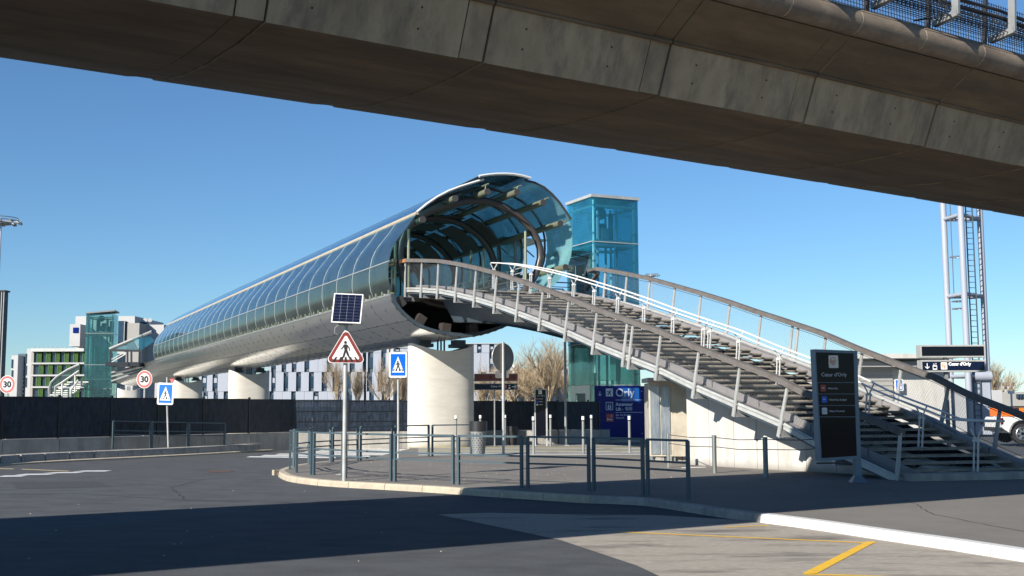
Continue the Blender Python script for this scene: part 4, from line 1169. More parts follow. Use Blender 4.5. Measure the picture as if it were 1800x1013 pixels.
# bridge between the far tower and the tube
fb = thing('far_link_bridge', at(222, 640, 106), 'short dark link bridge from far lift tower to the footbridge', 'bridge')
mb_ = MB(); a0, a1 = at(193, 641, 107), at(252, 641, 105); mb_.obox((a0 + a1) / 2, (a1 - a0) / 2, V((0, 1.2, 0)), V((0, 0, .18))); part('deck', mb_, FENP, fb)
mb_ = MB()
for (a, b, c_) in ((194, 615, 640), (224, 618, 640), (231, 618, 640), (249, 615, 640)): mb_.beam(at(a, b, 106), at(a, c_, 106), .22, .12)
mb_.beam(at(193, 616, 106), at(250, 617, 106), .2, .2); part('portal_frame', mb_, FENP, fb)
mb_ = MB(); mb_.beam(at(196, 637, 106), at(222, 622, 106), .1, .1); mb_.beam(at(196, 632, 106), at(222, 618, 106), .08, .08); part('handrail', mb_, GALV, fb)
for (pg) in ([(193, 613), (234, 597), (244, 615), (196, 615)],):
    mb_ = MB(); mb_.prism([at(a, b, 106) for a, b in pg], (0, .08, 0)); part('glass_gusset', mb_, G_SKY, fb)
mb_ = MB(); mb_.prism([at(a, b, 105.5) for a, b in [(234, 596), (262, 588), (272, 600), (248, 616)]], (0, .08, 0)); part('glass_gusset', mb_, G_CYAN, fb)
mb_ = MB(); mb_.tube([at(193, 614, 106), at(234, 597, 106), at(268, 583, 105)], .16, 6); part('roof_edge', mb_, GALVD, fb)
mb_ = MB()
for a, b in (((196, 655), (250, 642)), ((196, 662), (250, 648)), ((196, 670), (248, 652))): mb_.beam(at(*a, 106.5), at(*b, 106.5), .15, .15)
part('underframe', mb_, GALVD, fb)

# ------------------------------------------------------------------ fence on its plinth
# the left run recedes from the road, then the fence turns along the back of the forecourt
F0 = at(4, 716, 37.6); F1 = V((-9.0, 47.0, 0)); F0.z = 0
fdir = (F1 - F0).normalized(); fnn = V((fdir.y, -fdir.x, 0))
fl = []
for px in (-330, -210, -98, 4, 104, 196, 278, 358, 438, 518):
    p = onp(px, 716, F0, fnn); fl.append(V((p.x, p.y, 0)))
P_ = [V((-8.6, 47.3, 0)), V((-6.6, 47.5, 0)), V((-4.8, 47.9, 0)), V((2.4, 48.9, 0)), V((4.9, 50.8, 0)), V((9, 54, 0))]
P_[0] = fl[-1]
L_ = sum((b - a).length for a, b in zip(P_, P_[1:]))
fl += resample(P_, int(L_ / 2.02) + 1)[1:]
def fence_y(px):
    p = onp(px, 716, F0, fnn); return p.y
fen = thing('slatted_fence', fl[0], 'long navy slatted fence on a grey concrete plinth behind the road', 'fence')
PZ = .58
ftop = lambda p: PZ + 1.42 - max(0, (p.x + 17)) * .0105
slat = MB()
for i in range(37):
    x = -.955 + i * .0531
    slat.obox(V((x, 0, .70)), V((.0255, 0, 0)), V((0, .009, 0)), V((0, 0, .70)))
slm = slat.mesh('slat_panel', FENC)
wires = MB()
for z_ in (.02, .45, .9, 1.36):
    wires.obox(V((0, -.03, z_)), V((.98, 0, 0)), V((0, .012, 0)), V((0, 0, .012)))
wrm = wires.mesh('panel_wires', FENP)
pst = MB(); pst.obox(V((0, 0, .74)), V((.035, 0, 0)), V((0, .035, 0)), V((0, 0, .76))); psm = pst.mesh('fence_post', FENP)
for a, b in zip(fl, fl[1:]):
    t = (b - a).normalized(); n_ = V((t.y, -t.x, 0)); w_ = (b - a).length
    sc_ = (ftop((a + b) / 2) - PZ) / 1.42
    mt = mtx(t * (w_ / 1.97), V((-t.y, t.x, 0)), UP * sc_)
    inst('slat_panel', slm, fen, (a + b) / 2 + V((0, 0, PZ + .02)), kind='stuff', mtx=mt)
    inst('panel_wires', wrm, fen, (a + b) / 2 + V((0, 0, PZ + .02)), mtx=mt)
    inst('fence_post', psm, fen, a + V((0, 0, PZ)), mtx=mtx(t, V((-t.y, t.x, 0)), UP * sc_))
    mb_ = MB(); mb_.hexa([a + t * .008 - n_ * .12 + V((0, 0, -.2)), b - t * .008 - n_ * .12 + V((0, 0, -.2)), b - t * .008 + n_ * .12 + V((0, 0, -.2)), a + t * .008 + n_ * .12 + V((0, 0, -.2)),
                          a + t * .008 - n_ * .12 + V((0, 0, PZ)), b - t * .008 - n_ * .12 + V((0, 0, PZ)), b - t * .008 + n_ * .12 + V((0, 0, PZ)), a + t * .008 + n_ * .12 + V((0, 0, PZ))])
    part('plinth_block', mb_, WALLG, fen)

# ------------------------------------------------------------------ guard rails
def guard(P, Q, label, group, h=1.0, m_=None):
    m_ = m_ or GUARD
    g = thing('guard_rail_frame', P, label, 'guard rail', group)
    t = (Q - P).normalized(); P = P + t * .02; Q = Q - t * .02
    for p in (P, Q):
        mb_ = MB(); mb_.beam(p + V((0, 0, -.02)), p + V((0, 0, h)), .055, .055, up=t); part('post', mb_, m_, g)
    mb_ = MB(); mb_.beam(P + V((0, 0, h - .0)), Q + V((0, 0, h - .0)), .055, .04); part('top_rail', mb_, m_, g)
    for z_ in (.62, .48):
        mb_ = MB(); mb_.beam(P + t * .028 + V((0, 0, z_)), Q - t * .028 + V((0, 0, z_)), .03, .035); part('lower_rail', mb_, m_, g)
    return g
ord_ = ['first', 'second', 'third', 'fourth', 'fifth', 'sixth', 'seventh', 'eighth', 'ninth']
fr = [((509.5, 825.5), (520.5, 830.5)), ((520.8, 831), (547.5, 834.8)), ((551, 835.4), (602.5, 840)), ((606.5, 840.4), (688, 846.2)), ((693, 846.7), (797.5, 851.6)),
      ((804.5, 852.2), (918.5, 857.8)), ((926.5, 858.4), (1037, 863)), ((1043, 863.6), (1132, 871)), ((1138, 871.8), (1212, 878.5))]
for i, (a, b) in enumerate(fr):
    guard(onz(*a, 0), onz(*b, 0), ord_[i] + ' blue-grey guard rail frame from the island tip along the kerb, front row', 'guard rail frames round the traffic island')
bk_ = [((515.5, 822), (543, 817)), ((543.3, 816.6), (581, 813)), ((584, 812.7), (629, 810)), ((633, 809.7), (690, 806.2)), ((694, 806), (754, 802.6)), ((759, 802.3), (829, 800.6))]
for i, (a, b) in enumerate(bk_):
    guard(onz(*a, 0), onz(*b, 0), ord_[i] + ' blue-grey guard rail frame from the island tip in the back row', 'guard rail frames round the traffic island')
for i, (a, b) in enumerate([(197, 265), (266, 330), (331, 395)]):
    guard(at(a, 788.5, fence_y(a) - .55), at(b, 788.5, fence_y(b) - .55), ['left', 'middle', 'right'][i] + ' guard rail frame of three before the fence behind the low kerb wall', 'guard rail frames before the left fence', .95)

# ------------------------------------------------------------------ bollards
def bollard(px, yb, label, h=1.13, r=.045, cap=True, m_=None, z=0.0, group='slim bollards with white caps'):
    p = onz(px, yb, z); o = thing('bollard', p, label, 'bollard', group)
    mb_ = MB(); mb_.tube([p + V((0, 0, -.03)), p + V((0, 0, h))], r, 14); part('shaft', mb_, m_ or GALVD, o, smooth=True)
    if cap:
        mb_ = MB(); mb_.tube([p + V((0, 0, h - .0)), p + V((0, 0, h + .10)), p + V((0, 0, h + .125))], r * 1.12, 14); part('cap', mb_, SWHT, o, smooth=True)
        mb_ = MB(); mb_.tube([p + V((0, 0, h - .04)), p + V((0, 0, h))], r * 1.2, 14); part('collar', mb_, BLK, o)
    return o
for px, yb, lab in [(449.5, 784, 'bollard standing alone before the fence, left of the island'), (549.5, 787, 'bollard behind the island tip'), (635, 788, 'bollard just right of the solar sign pole'),
                    (725, 786.5, 'bollard before the left edge of the nearest pier'), (801.5, 787, 'bollard before the right half of the nearest pier'), (844.5, 786, 'bollard behind the mesh litter bin'),
                    (888, 784, 'bollard right behind the round sign pole'), (938, 799, 'tall bollard just left of the small black totem'), (968, 785, 'bollard just right of the small black totem'),
                    (1025.5, 797.5, 'bollard before the lift door'), (1040, 787, 'bollard at the corner of the lift between door and blue panel'), (1107, 796.5, 'bollard before the blue lift panel')]:
    bollard(px, yb, lab, z=RZ if px < 700 else 0.0)
sb = []
for px, yb, lab, mm_ in [(1175.5, 822, 'stainless bollard before the metal cabinet', SSTL), (1256.5, 832, 'stainless bollard before the white abutment wall', SSTL), (1346.5, 840, 'dark steel bollard before the white wall nearest the black totem', GALVD)]:
    o = bollard(px, yb, lab, .88, .055, False, mm_, group='low bollards strung with wires'); sb.append(V(o.location))
    mb_ = MB(); mb_.disc(V(o.location) + V((0, 0, .885)), UP, .058, .02, 14); part('cap', mb_, BLK if mm_ is GALVD else SSTL, o)
wr = thing('barrier_wires', sb[0] + V((0, 0, .8)), 'pair of thin wires strung between the low bollards', 'wire')
ends = [sb[0], sb[1], sb[2], onz(1500, 842, 0) + V((0, 1.5, 0))]
for z_ in (.84, .62):
    for a, b in zip(ends, ends[1:]):
        mb_ = MB(); mb_.tube([a + V((.05, 0, z_)), (a + b) / 2 + V((0, 0, z_ - .03)), b + V((-.05, 0, z_))], .009, 5); part('wire', mb_, BLK, wr)
# bins
def bin_(px, yb, w, h, lab, m1, m2):
    p = onz(px, yb, 0); o = thing('litter_bin', p, lab, 'litter bin')
    mb_ = MB(); mb_.tube([p + V((0, 0, .08)), p + V((0, 0, h * .72))], w * .36, 18, r2=w * .46); part('basket', mb_, m1, o, smooth=True)
    hb = MB()
    for i in range(14):
        for j in range(9):
            an = 2 * math.pi * i / 14 + (j % 2) * .22; rr = w * (.365 + .10 * (j / 9)); pz = .14 + j * (h * .58) / 9
            c = p + V((math.cos(an) * rr, math.sin(an) * rr, pz)); hb.obox(c, V((-math.sin(an), math.cos(an), 0)) * .014, V((math.cos(an), math.sin(an), 0)) * .004, V((0, 0, .018)))
    part('perforations', hb, BLK, o, kind='stuff')
    mb_ = MB(); mb_.tube([p + V((0, 0, h * .72)), p + V((0, 0, h))], w * .5, 18); part('hood', mb_, m2, o, smooth=True)
    mb_ = MB(); mb_.tube([p, p + V((0, 0, .09))], w * .3, 14); part('foot', mb_, BLK, o)
bin_(841, 802, .58, 1.12, 'perforated grey litter bin with black hood at the end of the back guard rail', GALVD, BLK)
bin_(901, 783, .5, .78, 'small dark litter bin against the fence plinth', BLK, FENP)
# metal cabinet
cb0 = onz(1142, 811, 0); cb1 = onz(1209, 815, 0)
cab = thing('metal_cabinet', cb0, 'weathered beige metal cabinet on legs before the white wall', 'cabinet')
ex = V((1, -.10, 0)).normalized(); ey = V((.10, 1, 0)).normalized(); W_ = (cb1 - cb0).length
hgt = onp(1142, 671, cb0, V((0, 1, 0))).z; CABM = mat('weathered_beige_metal', (0.50, 0.45, 0.36), 0.42, 0.35, c2=(0.62, 0.57, 0.46), scale=3, stretch=(1, 1, .5), stain=(0.40, 0.34, 0.27), sscale=1.2)
DOORM = mat('scratched_steel_door', (0.22, 0.26, 0.32), 0.3, 0.7, c2=(0.5, 0.52, 0.52), scale=6, stretch=(2, 2, .35))
wl_ = W_ * .40
mb_ = MB(); mb_.obox(cb0 + ex * (wl_ + (W_ - wl_) / 2) + ey * .35 + V((0, 0, .14 + (hgt - .14) / 2)), ex * (W_ - wl_) / 2, ey * .35, V((0, 0, (hgt - .14) / 2))); part('cabinet_body', mb_, CABM, cab)
mb_ = MB(); mb_.obox(cb0 + ex * wl_ / 2 + ey * .38 + V((0, 0, .14 + (hgt - .16) / 2)), ex * wl_ / 2, ey * .32, V((0, 0, (hgt - .16) / 2))); part('cabinet_side_box', mb_, CABM, cab)
for j in (0, 1):
    mb_ = MB(); mb_.obox(cb0 + ex * (wl_ * (.27 + .46 * j)) + ey * .045 + V((0, 0, .2 + (hgt - .32) / 2)), ex * wl_ * .2, ey * .015, V((0, 0, (hgt - .32) / 2))); part('cabinet_door', mb_, DOORM, cab)
mb_ = MB(); mb_.obox(cb0 + ex * W_ / 2 + ey * .35 + V((0, 0, hgt + .012)), ex * (W_ / 2 + .05), ey * .42, V((0, 0, .014))); part('cabinet_top', mb_, CABM, cab)
for e in (.04, wl_ - .04, wl_ + .06, W_ - .06):
    mb_ = MB(); mb_.beam(cb0 + ex * e + ey * .08, cb0 + ex * e + ey * .08 + V((0, 0, .15)), .05, .05); mb_.beam(cb0 + ex * e + ey * .62, cb0 + ex * e + ey * .62 + V((0, 0, .15)), .05, .05); part('cabinet_leg', mb_, GALVD, cab)

# ------------------------------------------------------------------ signs
def rounded(w, h, r, n=5):
    out = []
    for cx, cy, a0 in ((w / 2 - r, h / 2 - r, 0), (-w / 2 + r, h / 2 - r, 90), (-w / 2 + r, -h / 2 + r, 180), (w / 2 - r, -h / 2 + r, 270)):
        for i in range(n + 1):
            a = R(a0 + 90 * i / n); out.append((cx + r * math.cos(a), cy + r * math.sin(a)))
    return out
def plate(name, par, c, ex, ez, outline, m_, t, lift=0.0):
    nn = V(ex).cross(V(ez)).normalized()
    mb_ = MB(); mb_.prism([V(c) + V(ex) * x + V(ez) * y + nn * lift for x, y in outline], nn * t); return part(name, mb_, m_, par)
def walker(par, c, ex, ez, S_, m_, lift, stripes=5, spread=.62):
    """walking figure over crossing bars, S_ = figure height"""
    nn = V(ex).cross(V(ez)).normalized()
    def P(x, y): return V(c) + V(ex) * (x * S_) + V(ez) * (y * S_) + nn * lift
    mb_ = MB()
    mb_.prism([P(.075 * math.cos(2 * math.pi * i / 12) - .02, .43 + .075 * math.sin(2 * math.pi * i / 12)) for i in range(12)], nn * .004)
    def limb(a, b, w): 
        d_ = V((b[0] - a[0], b[1] - a[1], 0)).normalized(); o_ = V((-d_.y, d_.x, 0)) * w
        mb_.prism([P(a[0] - o_.x, a[1] - o_.y), P(b[0] - o_.x, b[1] - o_.y), P(b[0] + o_.x, b[1] + o_.y), P(a[0] + o_.x, a[1] + o_.y)], nn * .004)
    mb_.prism([P(-.09, .34), P(.05, .34), P(.09, .24), P(.07, .0), P(-.06, .0), P(-.09, .2)], nn * .004)
    limb((-.08, .30), (-.17, .14), .03); limb((-.17, .14), (-.26, .10), .025); limb((.06, .30), (.16, .16), .03); limb((.16, .16), (.20, .02), .025)
    limb((-.03, .02), (-.10, -.24), .05); limb((-.10, -.24), (-.24, -.46), .04); limb((.04, .02), (.12, -.2), .05); limb((.12, -.2), (.27, -.44), .04)
    part('pedestrian_symbol', mb_, m_, par)
    mb_ = MB()
    for i in range(stripes):
        x = -spread + 2 * spread * i / (stripes - 1); y0, y1 = -.5, -.27; k_ = x * .28
        mb_.prism([P(x - .055, y0), P(x + .055, y0), P(x - k_ + .045, y1), P(x - k_ - .045, y1)], nn * .003)
    part('crossing_bars', mb_, m_, par)
def pole(par, p, h, r=.03, m_=None):
    mb_ = MB(); mb_.tube([V((p.x, p.y, 0)) + V((0, 0, p.z)), V((p.x, p.y, p.z + h))], r, 12); return part('pole', mb_, m_ or GALV, par, smooth=True)
def tri(w, cr=.09, k=1.0):
    hgt = w * .866; pts = []
    cs_ = [(-w / 2, -hgt / 3), (w / 2, -hgt / 3), (0, 2 * hgt / 3)]; r = cr * w
    for i, (x, y) in enumerate(cs_):
        L2_ = math.hypot(x, y); cx, cy = x * (1 - 2 * r / L2_), y * (1 - 2 * r / L2_)
        a0 = math.atan2(y, x)
        for j in range(-3, 4): pts.append((cx + r * math.cos(a0 + j * R(20)), cy + r * math.sin(a0 + j * R(20))))
    return pts
# solar-powered crossing warning sign
pb_ = onz(605, 846, 0); s1_ = thing('solar_warning_sign', pb_, 'red-bordered triangular pedestrian crossing sign with solar panel above it', 'road sign')
k_ = pb_.y / F
zP = lambda y: onp(605, y, pb_, V((0, 1, 0))).z
pole(s1_, pb_, zP(568), .048)
c = onp(608, 617.5, pb_ - V((0, .08, 0)), V((0, 1, 0))); w = 72 * k_
ex, ez = V((1, .06, -.01)).normalized(), UP
b_ = plate('sign_plate', s1_, c, ex, ez, tri(w * 1.0), SWHT, .02)
plate('red_border', s1_, c, ex, ez, tri(w * .955), REDF, .004, .021); plate('white_field', s1_, c, ex, ez, tri(w * .70, .05), SWHT, .004, .026)
walker(s1_, c + V((0, 0, -.005)), ex, ez, 36 * k_, SBLK, .031, 5, .6)
sc = onp(610.5, 542, pb_ - V((0, .1, 0)), V((0, 1, 0)))
tz = V((0.02, .42, .9)).normalized(); tx = V((1, .05, -.03)).normalized(); tx = (tx - tz * tx.dot(tz)).normalized()
pw, ph = 51.5 * k_, 55 * k_ / .93
so = thing('x', sc, None, None); bpy.data.objects.remove(so)
pan = plate('panel_frame', s1_, sc, tx, tz, rounded(pw, ph, .01), SWHT, .03, -.03)
plate('panel_backing', s1_, sc, tx, tz, rounded(pw * .93, ph * .94, .004), GALV, .002, .001)
for i in range(4):
    for j in range(9):
        cx = (-.5 + (i + .5) / 4) * pw * .92; cz = (-.5 + (j + .5) / 9) * ph * .93
        plate('solar_cell', s1_, sc, tx, tz, [(cx - pw * .111, cz - ph * .0495), (cx + pw * .111, cz - ph * .0495), (cx + pw * .111, cz + ph * .0495), (cx - pw * .111, cz + ph * .0495)], PVCELL, .002, .0032)
mb_ = MB(); mb_.obox(V((pb_.x, pb_.y, zP(570))), V((.16, 0, 0)), V((0, .1, 0)), V((0, 0, .02))); part('mount_bracket', mb_, GALVD, s1_)
mb_ = MB(); p0 = V((pb_.x - .16, pb_.y, zP(571))); mb_.tube([p0, p0 + V((-.08, 0, -.06)), p0 + V((-.09, 0, -.18)), p0 + V((-.02, .03, -.22))], .006, 5); part('lead_wire', mb_, GALV, s1_)
# square blue crossing signs
def bluesign(px, py, w_px, h_px, pbx, pby, lab, rot=0.0, poletop=None, z=0.0, lean=0.0):
    pb = onz(pbx, pby, z); o = thing('crossing_sign', pb, lab, 'road sign', 'square blue pedestrian crossing signs'); k_ = pb.y / F
    ex = V((math.cos(rot), math.sin(rot), lean)); ez = V((-lean, 0, 1))
    c = onp(px, py, pb - V((0, .06, 0)), V((0, 1, 0)))
    w, h = w_px * k_ / math.cos(rot), h_px * k_
    mb_ = MB(); mb_.tube([pb, V((c.x + (pbx - px) * 0, pb.y, c.z + h * .4))], .034, 10); part('pole', mb_, GALV, o, smooth=True)
    plate('sign_plate', o, c, ex, ez, rounded(w, h, w * .1), SWHT, .025, -.0); plate('blue_field', o, c, ex, ez, rounded(w * .82, h * .84, w * .03), SBLU, .004, .026)
    t_ = plate('white_triangle', o, c + V((0, 0, -h * .03)), ex, ez, [(-w * .34, -h * .27), (w * .34, -h * .27), (0, h * .36)], SWHT, .004, .031)
    walker(o, c + V((0, 0, -h * .05)), ex, ez, h * .40, SBLK, .036, 4, .48)
    return o
bluesign(699.5, 641.5, 31, 45, 700, 808, 'blue crossing sign on pole just left of the nearest pier', R(8))
bluesign(291.5, 692.5, 30, 38, 296, 789, 'leaning blue crossing sign at left before the fence', R(-12), z=.12, lean=-.03)
# speed limit discs
for px, py, lab in ((13, 676, 'round red-ringed speed limit 30 sign at the left edge of the photo'), (254, 667, 'round red-ringed speed limit 30 sign under the far end of the footbridge')):
    c = at(px, py, 49.5); o = thing('speed_limit_sign', V((c.x, c.y, 0)), lab, 'road sign', 'speed limit signs behind the fence')
    r_ = 13.4 * 49.5 / F; ex, ez = V((1, .1, 0)).normalized(), UP
    circ = lambda q_: [(q_ * math.cos(2 * math.pi * i / 32), q_ * math.sin(2 * math.pi * i / 32) * 1.18) for i in range(32)]
    plate('sign_plate', o, c, ex, ez, circ(r_), SWHT, .02); plate('red_ring', o, c, ex, ez, circ(r_ * .93), PINK, .004, .021); plate('white_centre', o, c, ex, ez, circ(r_ * .68), SWHT, .004, .026)
    text('numerals', '30', r_ * 1.12, c + V((0, -.04, -r_ * .36)), ex, ez, SBLK, o, 'CENTER', .004, sx=.92, bold=.012)
    mb_ = MB(); mb_.tube([V((c.x, c.y + .06, 0)), V((c.x, c.y + .06, c.z + .2))], .04, 8); part('pole', mb_, GALV, o)
# turned sign seen from behind (red edge) near the left crossing sign
c = at(302, 672, 47.6); o = thing('give_way_sign', V((c.x, c.y, 0)), 'corner of a triangular sign with red edge behind the left crossing sign', 'road sign')
plate('sign_plate', o, c, V((1, 0, 0)), UP, [(-.1, .16), (.14, .17), (0, -.12)], REDF, .02)
plate('white_field', o, c, V((1, 0, 0)), UP, [(-.07, .13), (.09, .135), (0, -.06)], PINK, .003, .021)
mb_ = MB(); mb_.tube([V((c.x - .2, c.y, 0)), V((c.x - .2, c.y, c.z + .2))], .035, 8); part('pole', mb_, GALV, o)
# round sign seen from the back
pb = onz(885, 799, 0); k_ = pb.y / F; o = thing('roundabout_sign_back', pb, 'round road sign seen from its grey back on a steel pole', 'road sign')
zq = lambda y: onp(885, y, pb, V((0, 1, 0))).z
pole(o, pb, zq(601), .045)
c = V((pb.x - .01, pb.y + .07, zq(628.5))); ex = V((math.cos(R(42)), math.sin(R(42)), 0)); r_ = 25 * k_
circ = [(r_ * math.cos(2 * math.pi * i / 36), r_ * math.sin(2 * math.pi * i / 36)) for i in range(36)]
plate('disc_back', o, c, ex, UP, circ, SBCK, .015)
mb_ = MB(); mb_.tube([c + ex * (r_ * math.cos(2 * math.pi * i / 36)) + UP * (r_ * math.sin(2 * math.pi * i / 36)) for i in range(36)], .016, 6, closed=True); part('disc_rim', mb_, GALV, o, smooth=True)
for e in (-.10, .05):
    mb_ = MB(); mb_.beam(c + ex * e + V((0, -.02, -r_ * .9)), c + ex * e + V((0, -.02, r_ * .9)), .03, .03, up=ex); part('stiffener', mb_, SBCK, o)
c2 = V((pb.x - .04, pb.y + .06, zq(658.5))); plate('lower_plate_back', o, c2, V((1, .1, 0)).normalized(), UP, rounded(24 * k_, 12.5 * k_, .05), SBCK, .02)
# direction sign boards near the pier
pb = onz(869.5, 784, 0); pb.y -= .3; k_ = pb.y / F; o = thing('direction_sign_boards', pb, 'maroon and navy direction boards on a post right of the nearest pier', 'direction sign')
zq = lambda y: onp(870, y, pb, V((0, 1, 0))).z; xq = lambda x: onp(x, 660, pb, V((0, 1, 0))).x
mb_ = MB(); mb_.beam(V((pb.x, pb.y + .06, 0)), V((pb.x, pb.y + .06, zq(672))), .07, .05, up=V((1, 0, 0))); part('post', mb_, GALVD, o)
def board(par, x0, x1, y0, y1, frame, facem, zq, xq, Y, t=.06, m=1.3, sk=0.0):
    k = Y / F
    mb_ = MB(); mb_.box(xq(x0), Y - t, zq(y1), xq(x1), Y + t, zq(y0)); fr_ = part('board_frame', mb_, frame, par)
    mb_ = MB(); mb_.box(xq(x0 + m * 1.3), Y - t - .006, zq(y1 - m), xq(x1 - m * 1.3), Y - t, zq(y0 + m)); return part('board_face', mb_, facem, par)
board(o, 833.5, 910, 657, 670.5, GALVD, MARN, zq, xq, pb.y); board(o, 833.5, 909.5, 674.3, 686, GALVD, NAVY, zq, xq, pb.y)
yf = pb.y - .072
text('lettering', "Cœur d'Orly", 4.6 * k_ * 1.1, V((xq(862.5), yf, zq(681))), V((1, 0, 0)), UP, TXT, o, 'LEFT')
text('lettering', 'B', 5 * k_ * 1.3, V((xq(861), yf, zq(665.6))), V((1, 0, 0)), UP, SBLK, o, 'LEFT', bold=.01)
arrow(o, V((xq(901), yf, zq(663.5))), V((1, 0, 0)), UP, 6 * k_, SBLK, R(90)); arrow(o, V((xq(903.5), yf, zq(680.3))), V((1, 0, 0)), UP, 8 * k_, TXT, R(90))
mb_ = MB(); mb_.box(xq(887.5), yf - .004, zq(683), xq(890.5), yf, zq(677)); part('logo_plate', mb_, PINK, o)
for a, b in ((677.5, 679), (681, 684)): mb_ = MB(); mb_.box(xq(894), yf - .004, zq(b), xq(897), yf, zq(a)); part('lift_symbol', mb_, TXT, o)
def spiral_logo(par, c, ex, ez, r_, m_, lift=.003):
    nn = V(ex).cross(V(ez)).normalized() * lift
    mb_ = MB()
    def arc(rr, a0, a1, n_=16):
        mb_.tube([V(c) + nn + V(ex) * rr * math.cos(R(a0 + (a1 - a0) * i / n_)) + V(ez) * rr * math.sin(R(a0 + (a1 - a0) * i / n_)) for i in range(n_ + 1)], r_ * .07, 5)
    arc(r_ * .95, -60, -250 + 0); arc(r_ * .95, 60, 250 - 200 + 60); arc(r_ * .9, 45, 215); arc(r_ * .62, -215, 40 - 60); arc(r_ * .62, -120, 60); arc(r_ * .3, 0, 360); 
    mb_.disc(V(c) + nn, nn, r_ * .12, .004, 10)
    mb_.beam(V(c) + nn - V(ez) * r_ * .62, V(c) + nn - V(ez) * r_ * 1.2, r_ * .14, .004)
    part('logo_spiral', mb_, m_, par)
# small totem
pb = onz(950.5, 783.5, 0); pb.y -= .4; k_ = pb.y / F; o = thing('small_totem_sign', pb, 'narrow black totem on two legs before the fence left of the lift', 'totem sign')
zq = lambda y: onp(950, y, pb, V((0, 1, 0))).z; xq = lambda x: onp(x, 720, pb, V((0, 1, 0))).x
for x in (940.3, 960.8):
    mb_ = MB(); mb_.box(xq(x - 1.3), pb.y - .05, 0, xq(x + 1.3), pb.y + .05, zq(684)); part('leg', mb_, GALV, o)
mb_ = MB(); mb_.box(xq(941.6), pb.y - .04, zq(767), xq(959.5), pb.y + .04, zq(684.3)); part('board_face', mb_, NAVY2, o)
for y0 in (684, 766.5): mb_ = MB(); mb_.box(xq(939), pb.y - .055, zq(y0 + 1.4), xq(962.1), pb.y + .055, zq(y0)); part('cross_rail', mb_, GALV, o)
mb_ = MB(); mb_.box(xq(946.7), pb.y - .05, zq(693), xq(952.5), pb.y - .04, zq(686.5)); part('logo_plate', mb_, SWHT, o)
spiral_logo(o, V((xq(949.6), pb.y - .052, zq(689.6))), V((1, 0, 0)), UP, 2.3 * k_, ORNG)
text('lettering', "Cœur d'Orly", 2.1 * k_ * 1.3, V((xq(950.5), pb.y - .044, zq(696.8))), V((1, 0, 0)), UP, TXT, o, 'CENTER')
for i, (y_, mm_) in enumerate(((701.5, REDB), (706.5, SBLU), (711.5, TXT))):
    mb_ = MB(); mb_.box(xq(943), pb.y - .045, zq(y_ + 1.4), xq(945.8), pb.y - .04, zq(y_ - 1.4)); part('hotel_logo', mb_, mm_, o)
    mb_ = MB(); mb_.box(xq(947), pb.y - .045, zq(y_ + .3), xq(954), pb.y - .04, zq(y_ - .3)); part('text_line', mb_, TXT, o)
# tall thin post left of the lift
p = V((onz(995, 784, 0).x, 46.6, 0)); o = thing('slender_column', p, 'slender steel column rising left of the lift tower', 'column')
mb_ = MB(); mb_.tube([p, p + V((0, 0, 5.7))], .055, 10); part('shaft', mb_, GALVD, o, smooth=True); mb_ = MB(); mb_.obox(p + V((0, 0, .02)), V((.12, 0, 0)), V((0, .12, 0)), V((0, 0, .02))); part('base_plate', mb_, GALVD, o)

# big black totem in front of the stairs
pb = onz(1508, 848, 0); k_ = pb.y / F; o = thing('totem_sign', pb, 'tall black and grey totem sign leaning slightly before the stair foot', 'totem sign')
Y_ = pb.y - .02
tl, tr_, bl_, br_ = [onp(a, b, V((0, Y_ - .16, 0)), V((0, 1, 0))) for a, b in ((1421, 614), (1507, 616.5), (1433, 811), (1513, 806))]
fx = V((1, .22, 0)).normalized()
def tq(px, py, out=0.0):
    nf = V((fx.y, -fx.x, 0)); P_ = V((pb.x, pb.y - .14, 0)) + nf * out
    return onp(px, py, P_, nf)
nf = V((fx.y, -fx.x, 0))
TQ = [tq(1432, 614), tq(1507, 617), tq(1512.5, 806.5), tq(1441.5, 811)]
TIN = [tq(1434.2, 619.5), tq(1500, 621.5), tq(1506, 801.5), tq(1444.5, 805.5)]
mb_ = MB(); mb_.prism([TQ[3], TQ[2], TQ[1], TQ[0]], -nf * .20); tf = part('totem_case', mb_, DKST, o)
TFR = mat('blue_grey_totem_paint', (0.15, 0.21, 0.27), .4, .3, var=.06)
o_case = tf; o_case.data.materials[0] = TFR
mb_ = MB(); mb_.prism([TIN[3], TIN[2], TIN[1], TIN[0]], nf * .006); fc = part('totem_face', mb_, NAVY2, o)
def tquad(name, x0, y0, x1, y1, m_, lift, sk=.045):
    dx = lambda y: (y - 614) * sk * .85
    pts = [tq(x0 + dx(y1), y1, lift), tq(x1 + dx(y1), y1, lift), tq(x1 + dx(y0), y0, lift), tq(x0 + dx(y0), y0, lift)]
    mb_ = MB(); mb_.prism(pts, nf * .003); return part(name, mb_, m_, o)
for y_ in (672.2, 692.3, 712.5, 732.5): tquad('divider_line', 1434.5, y_, 1500.5, y_ + .9, TFR, .007)
plg = plate('logo_plate', o, tq(1465, 636, .008), fx, UP, rounded(18.3 * k_, 22 * k_, .02), SWHT, .004)
spiral_logo(o, tq(1465, 635.2, .013), fx, UP, 6.4 * k_, ORNG, .002)
def ttext(s_, px, y, h_, al='LEFT'): text('lettering', s_, h_ * k_ * 1.38, tq(px, y, .009), fx, UP, TXT, o, al, .0015)
ttext("Cœur d'Orly", 1466, 661.8, 6.6, 'CENTER')
ttext('Hôtel Ibis', 1455.3, 684.5, 3.5); ttext('Hôtel Ibis Budget', 1456.8, 704.5, 3.5); ttext('Hôtel Novotel', 1458, 724.5, 3.5)
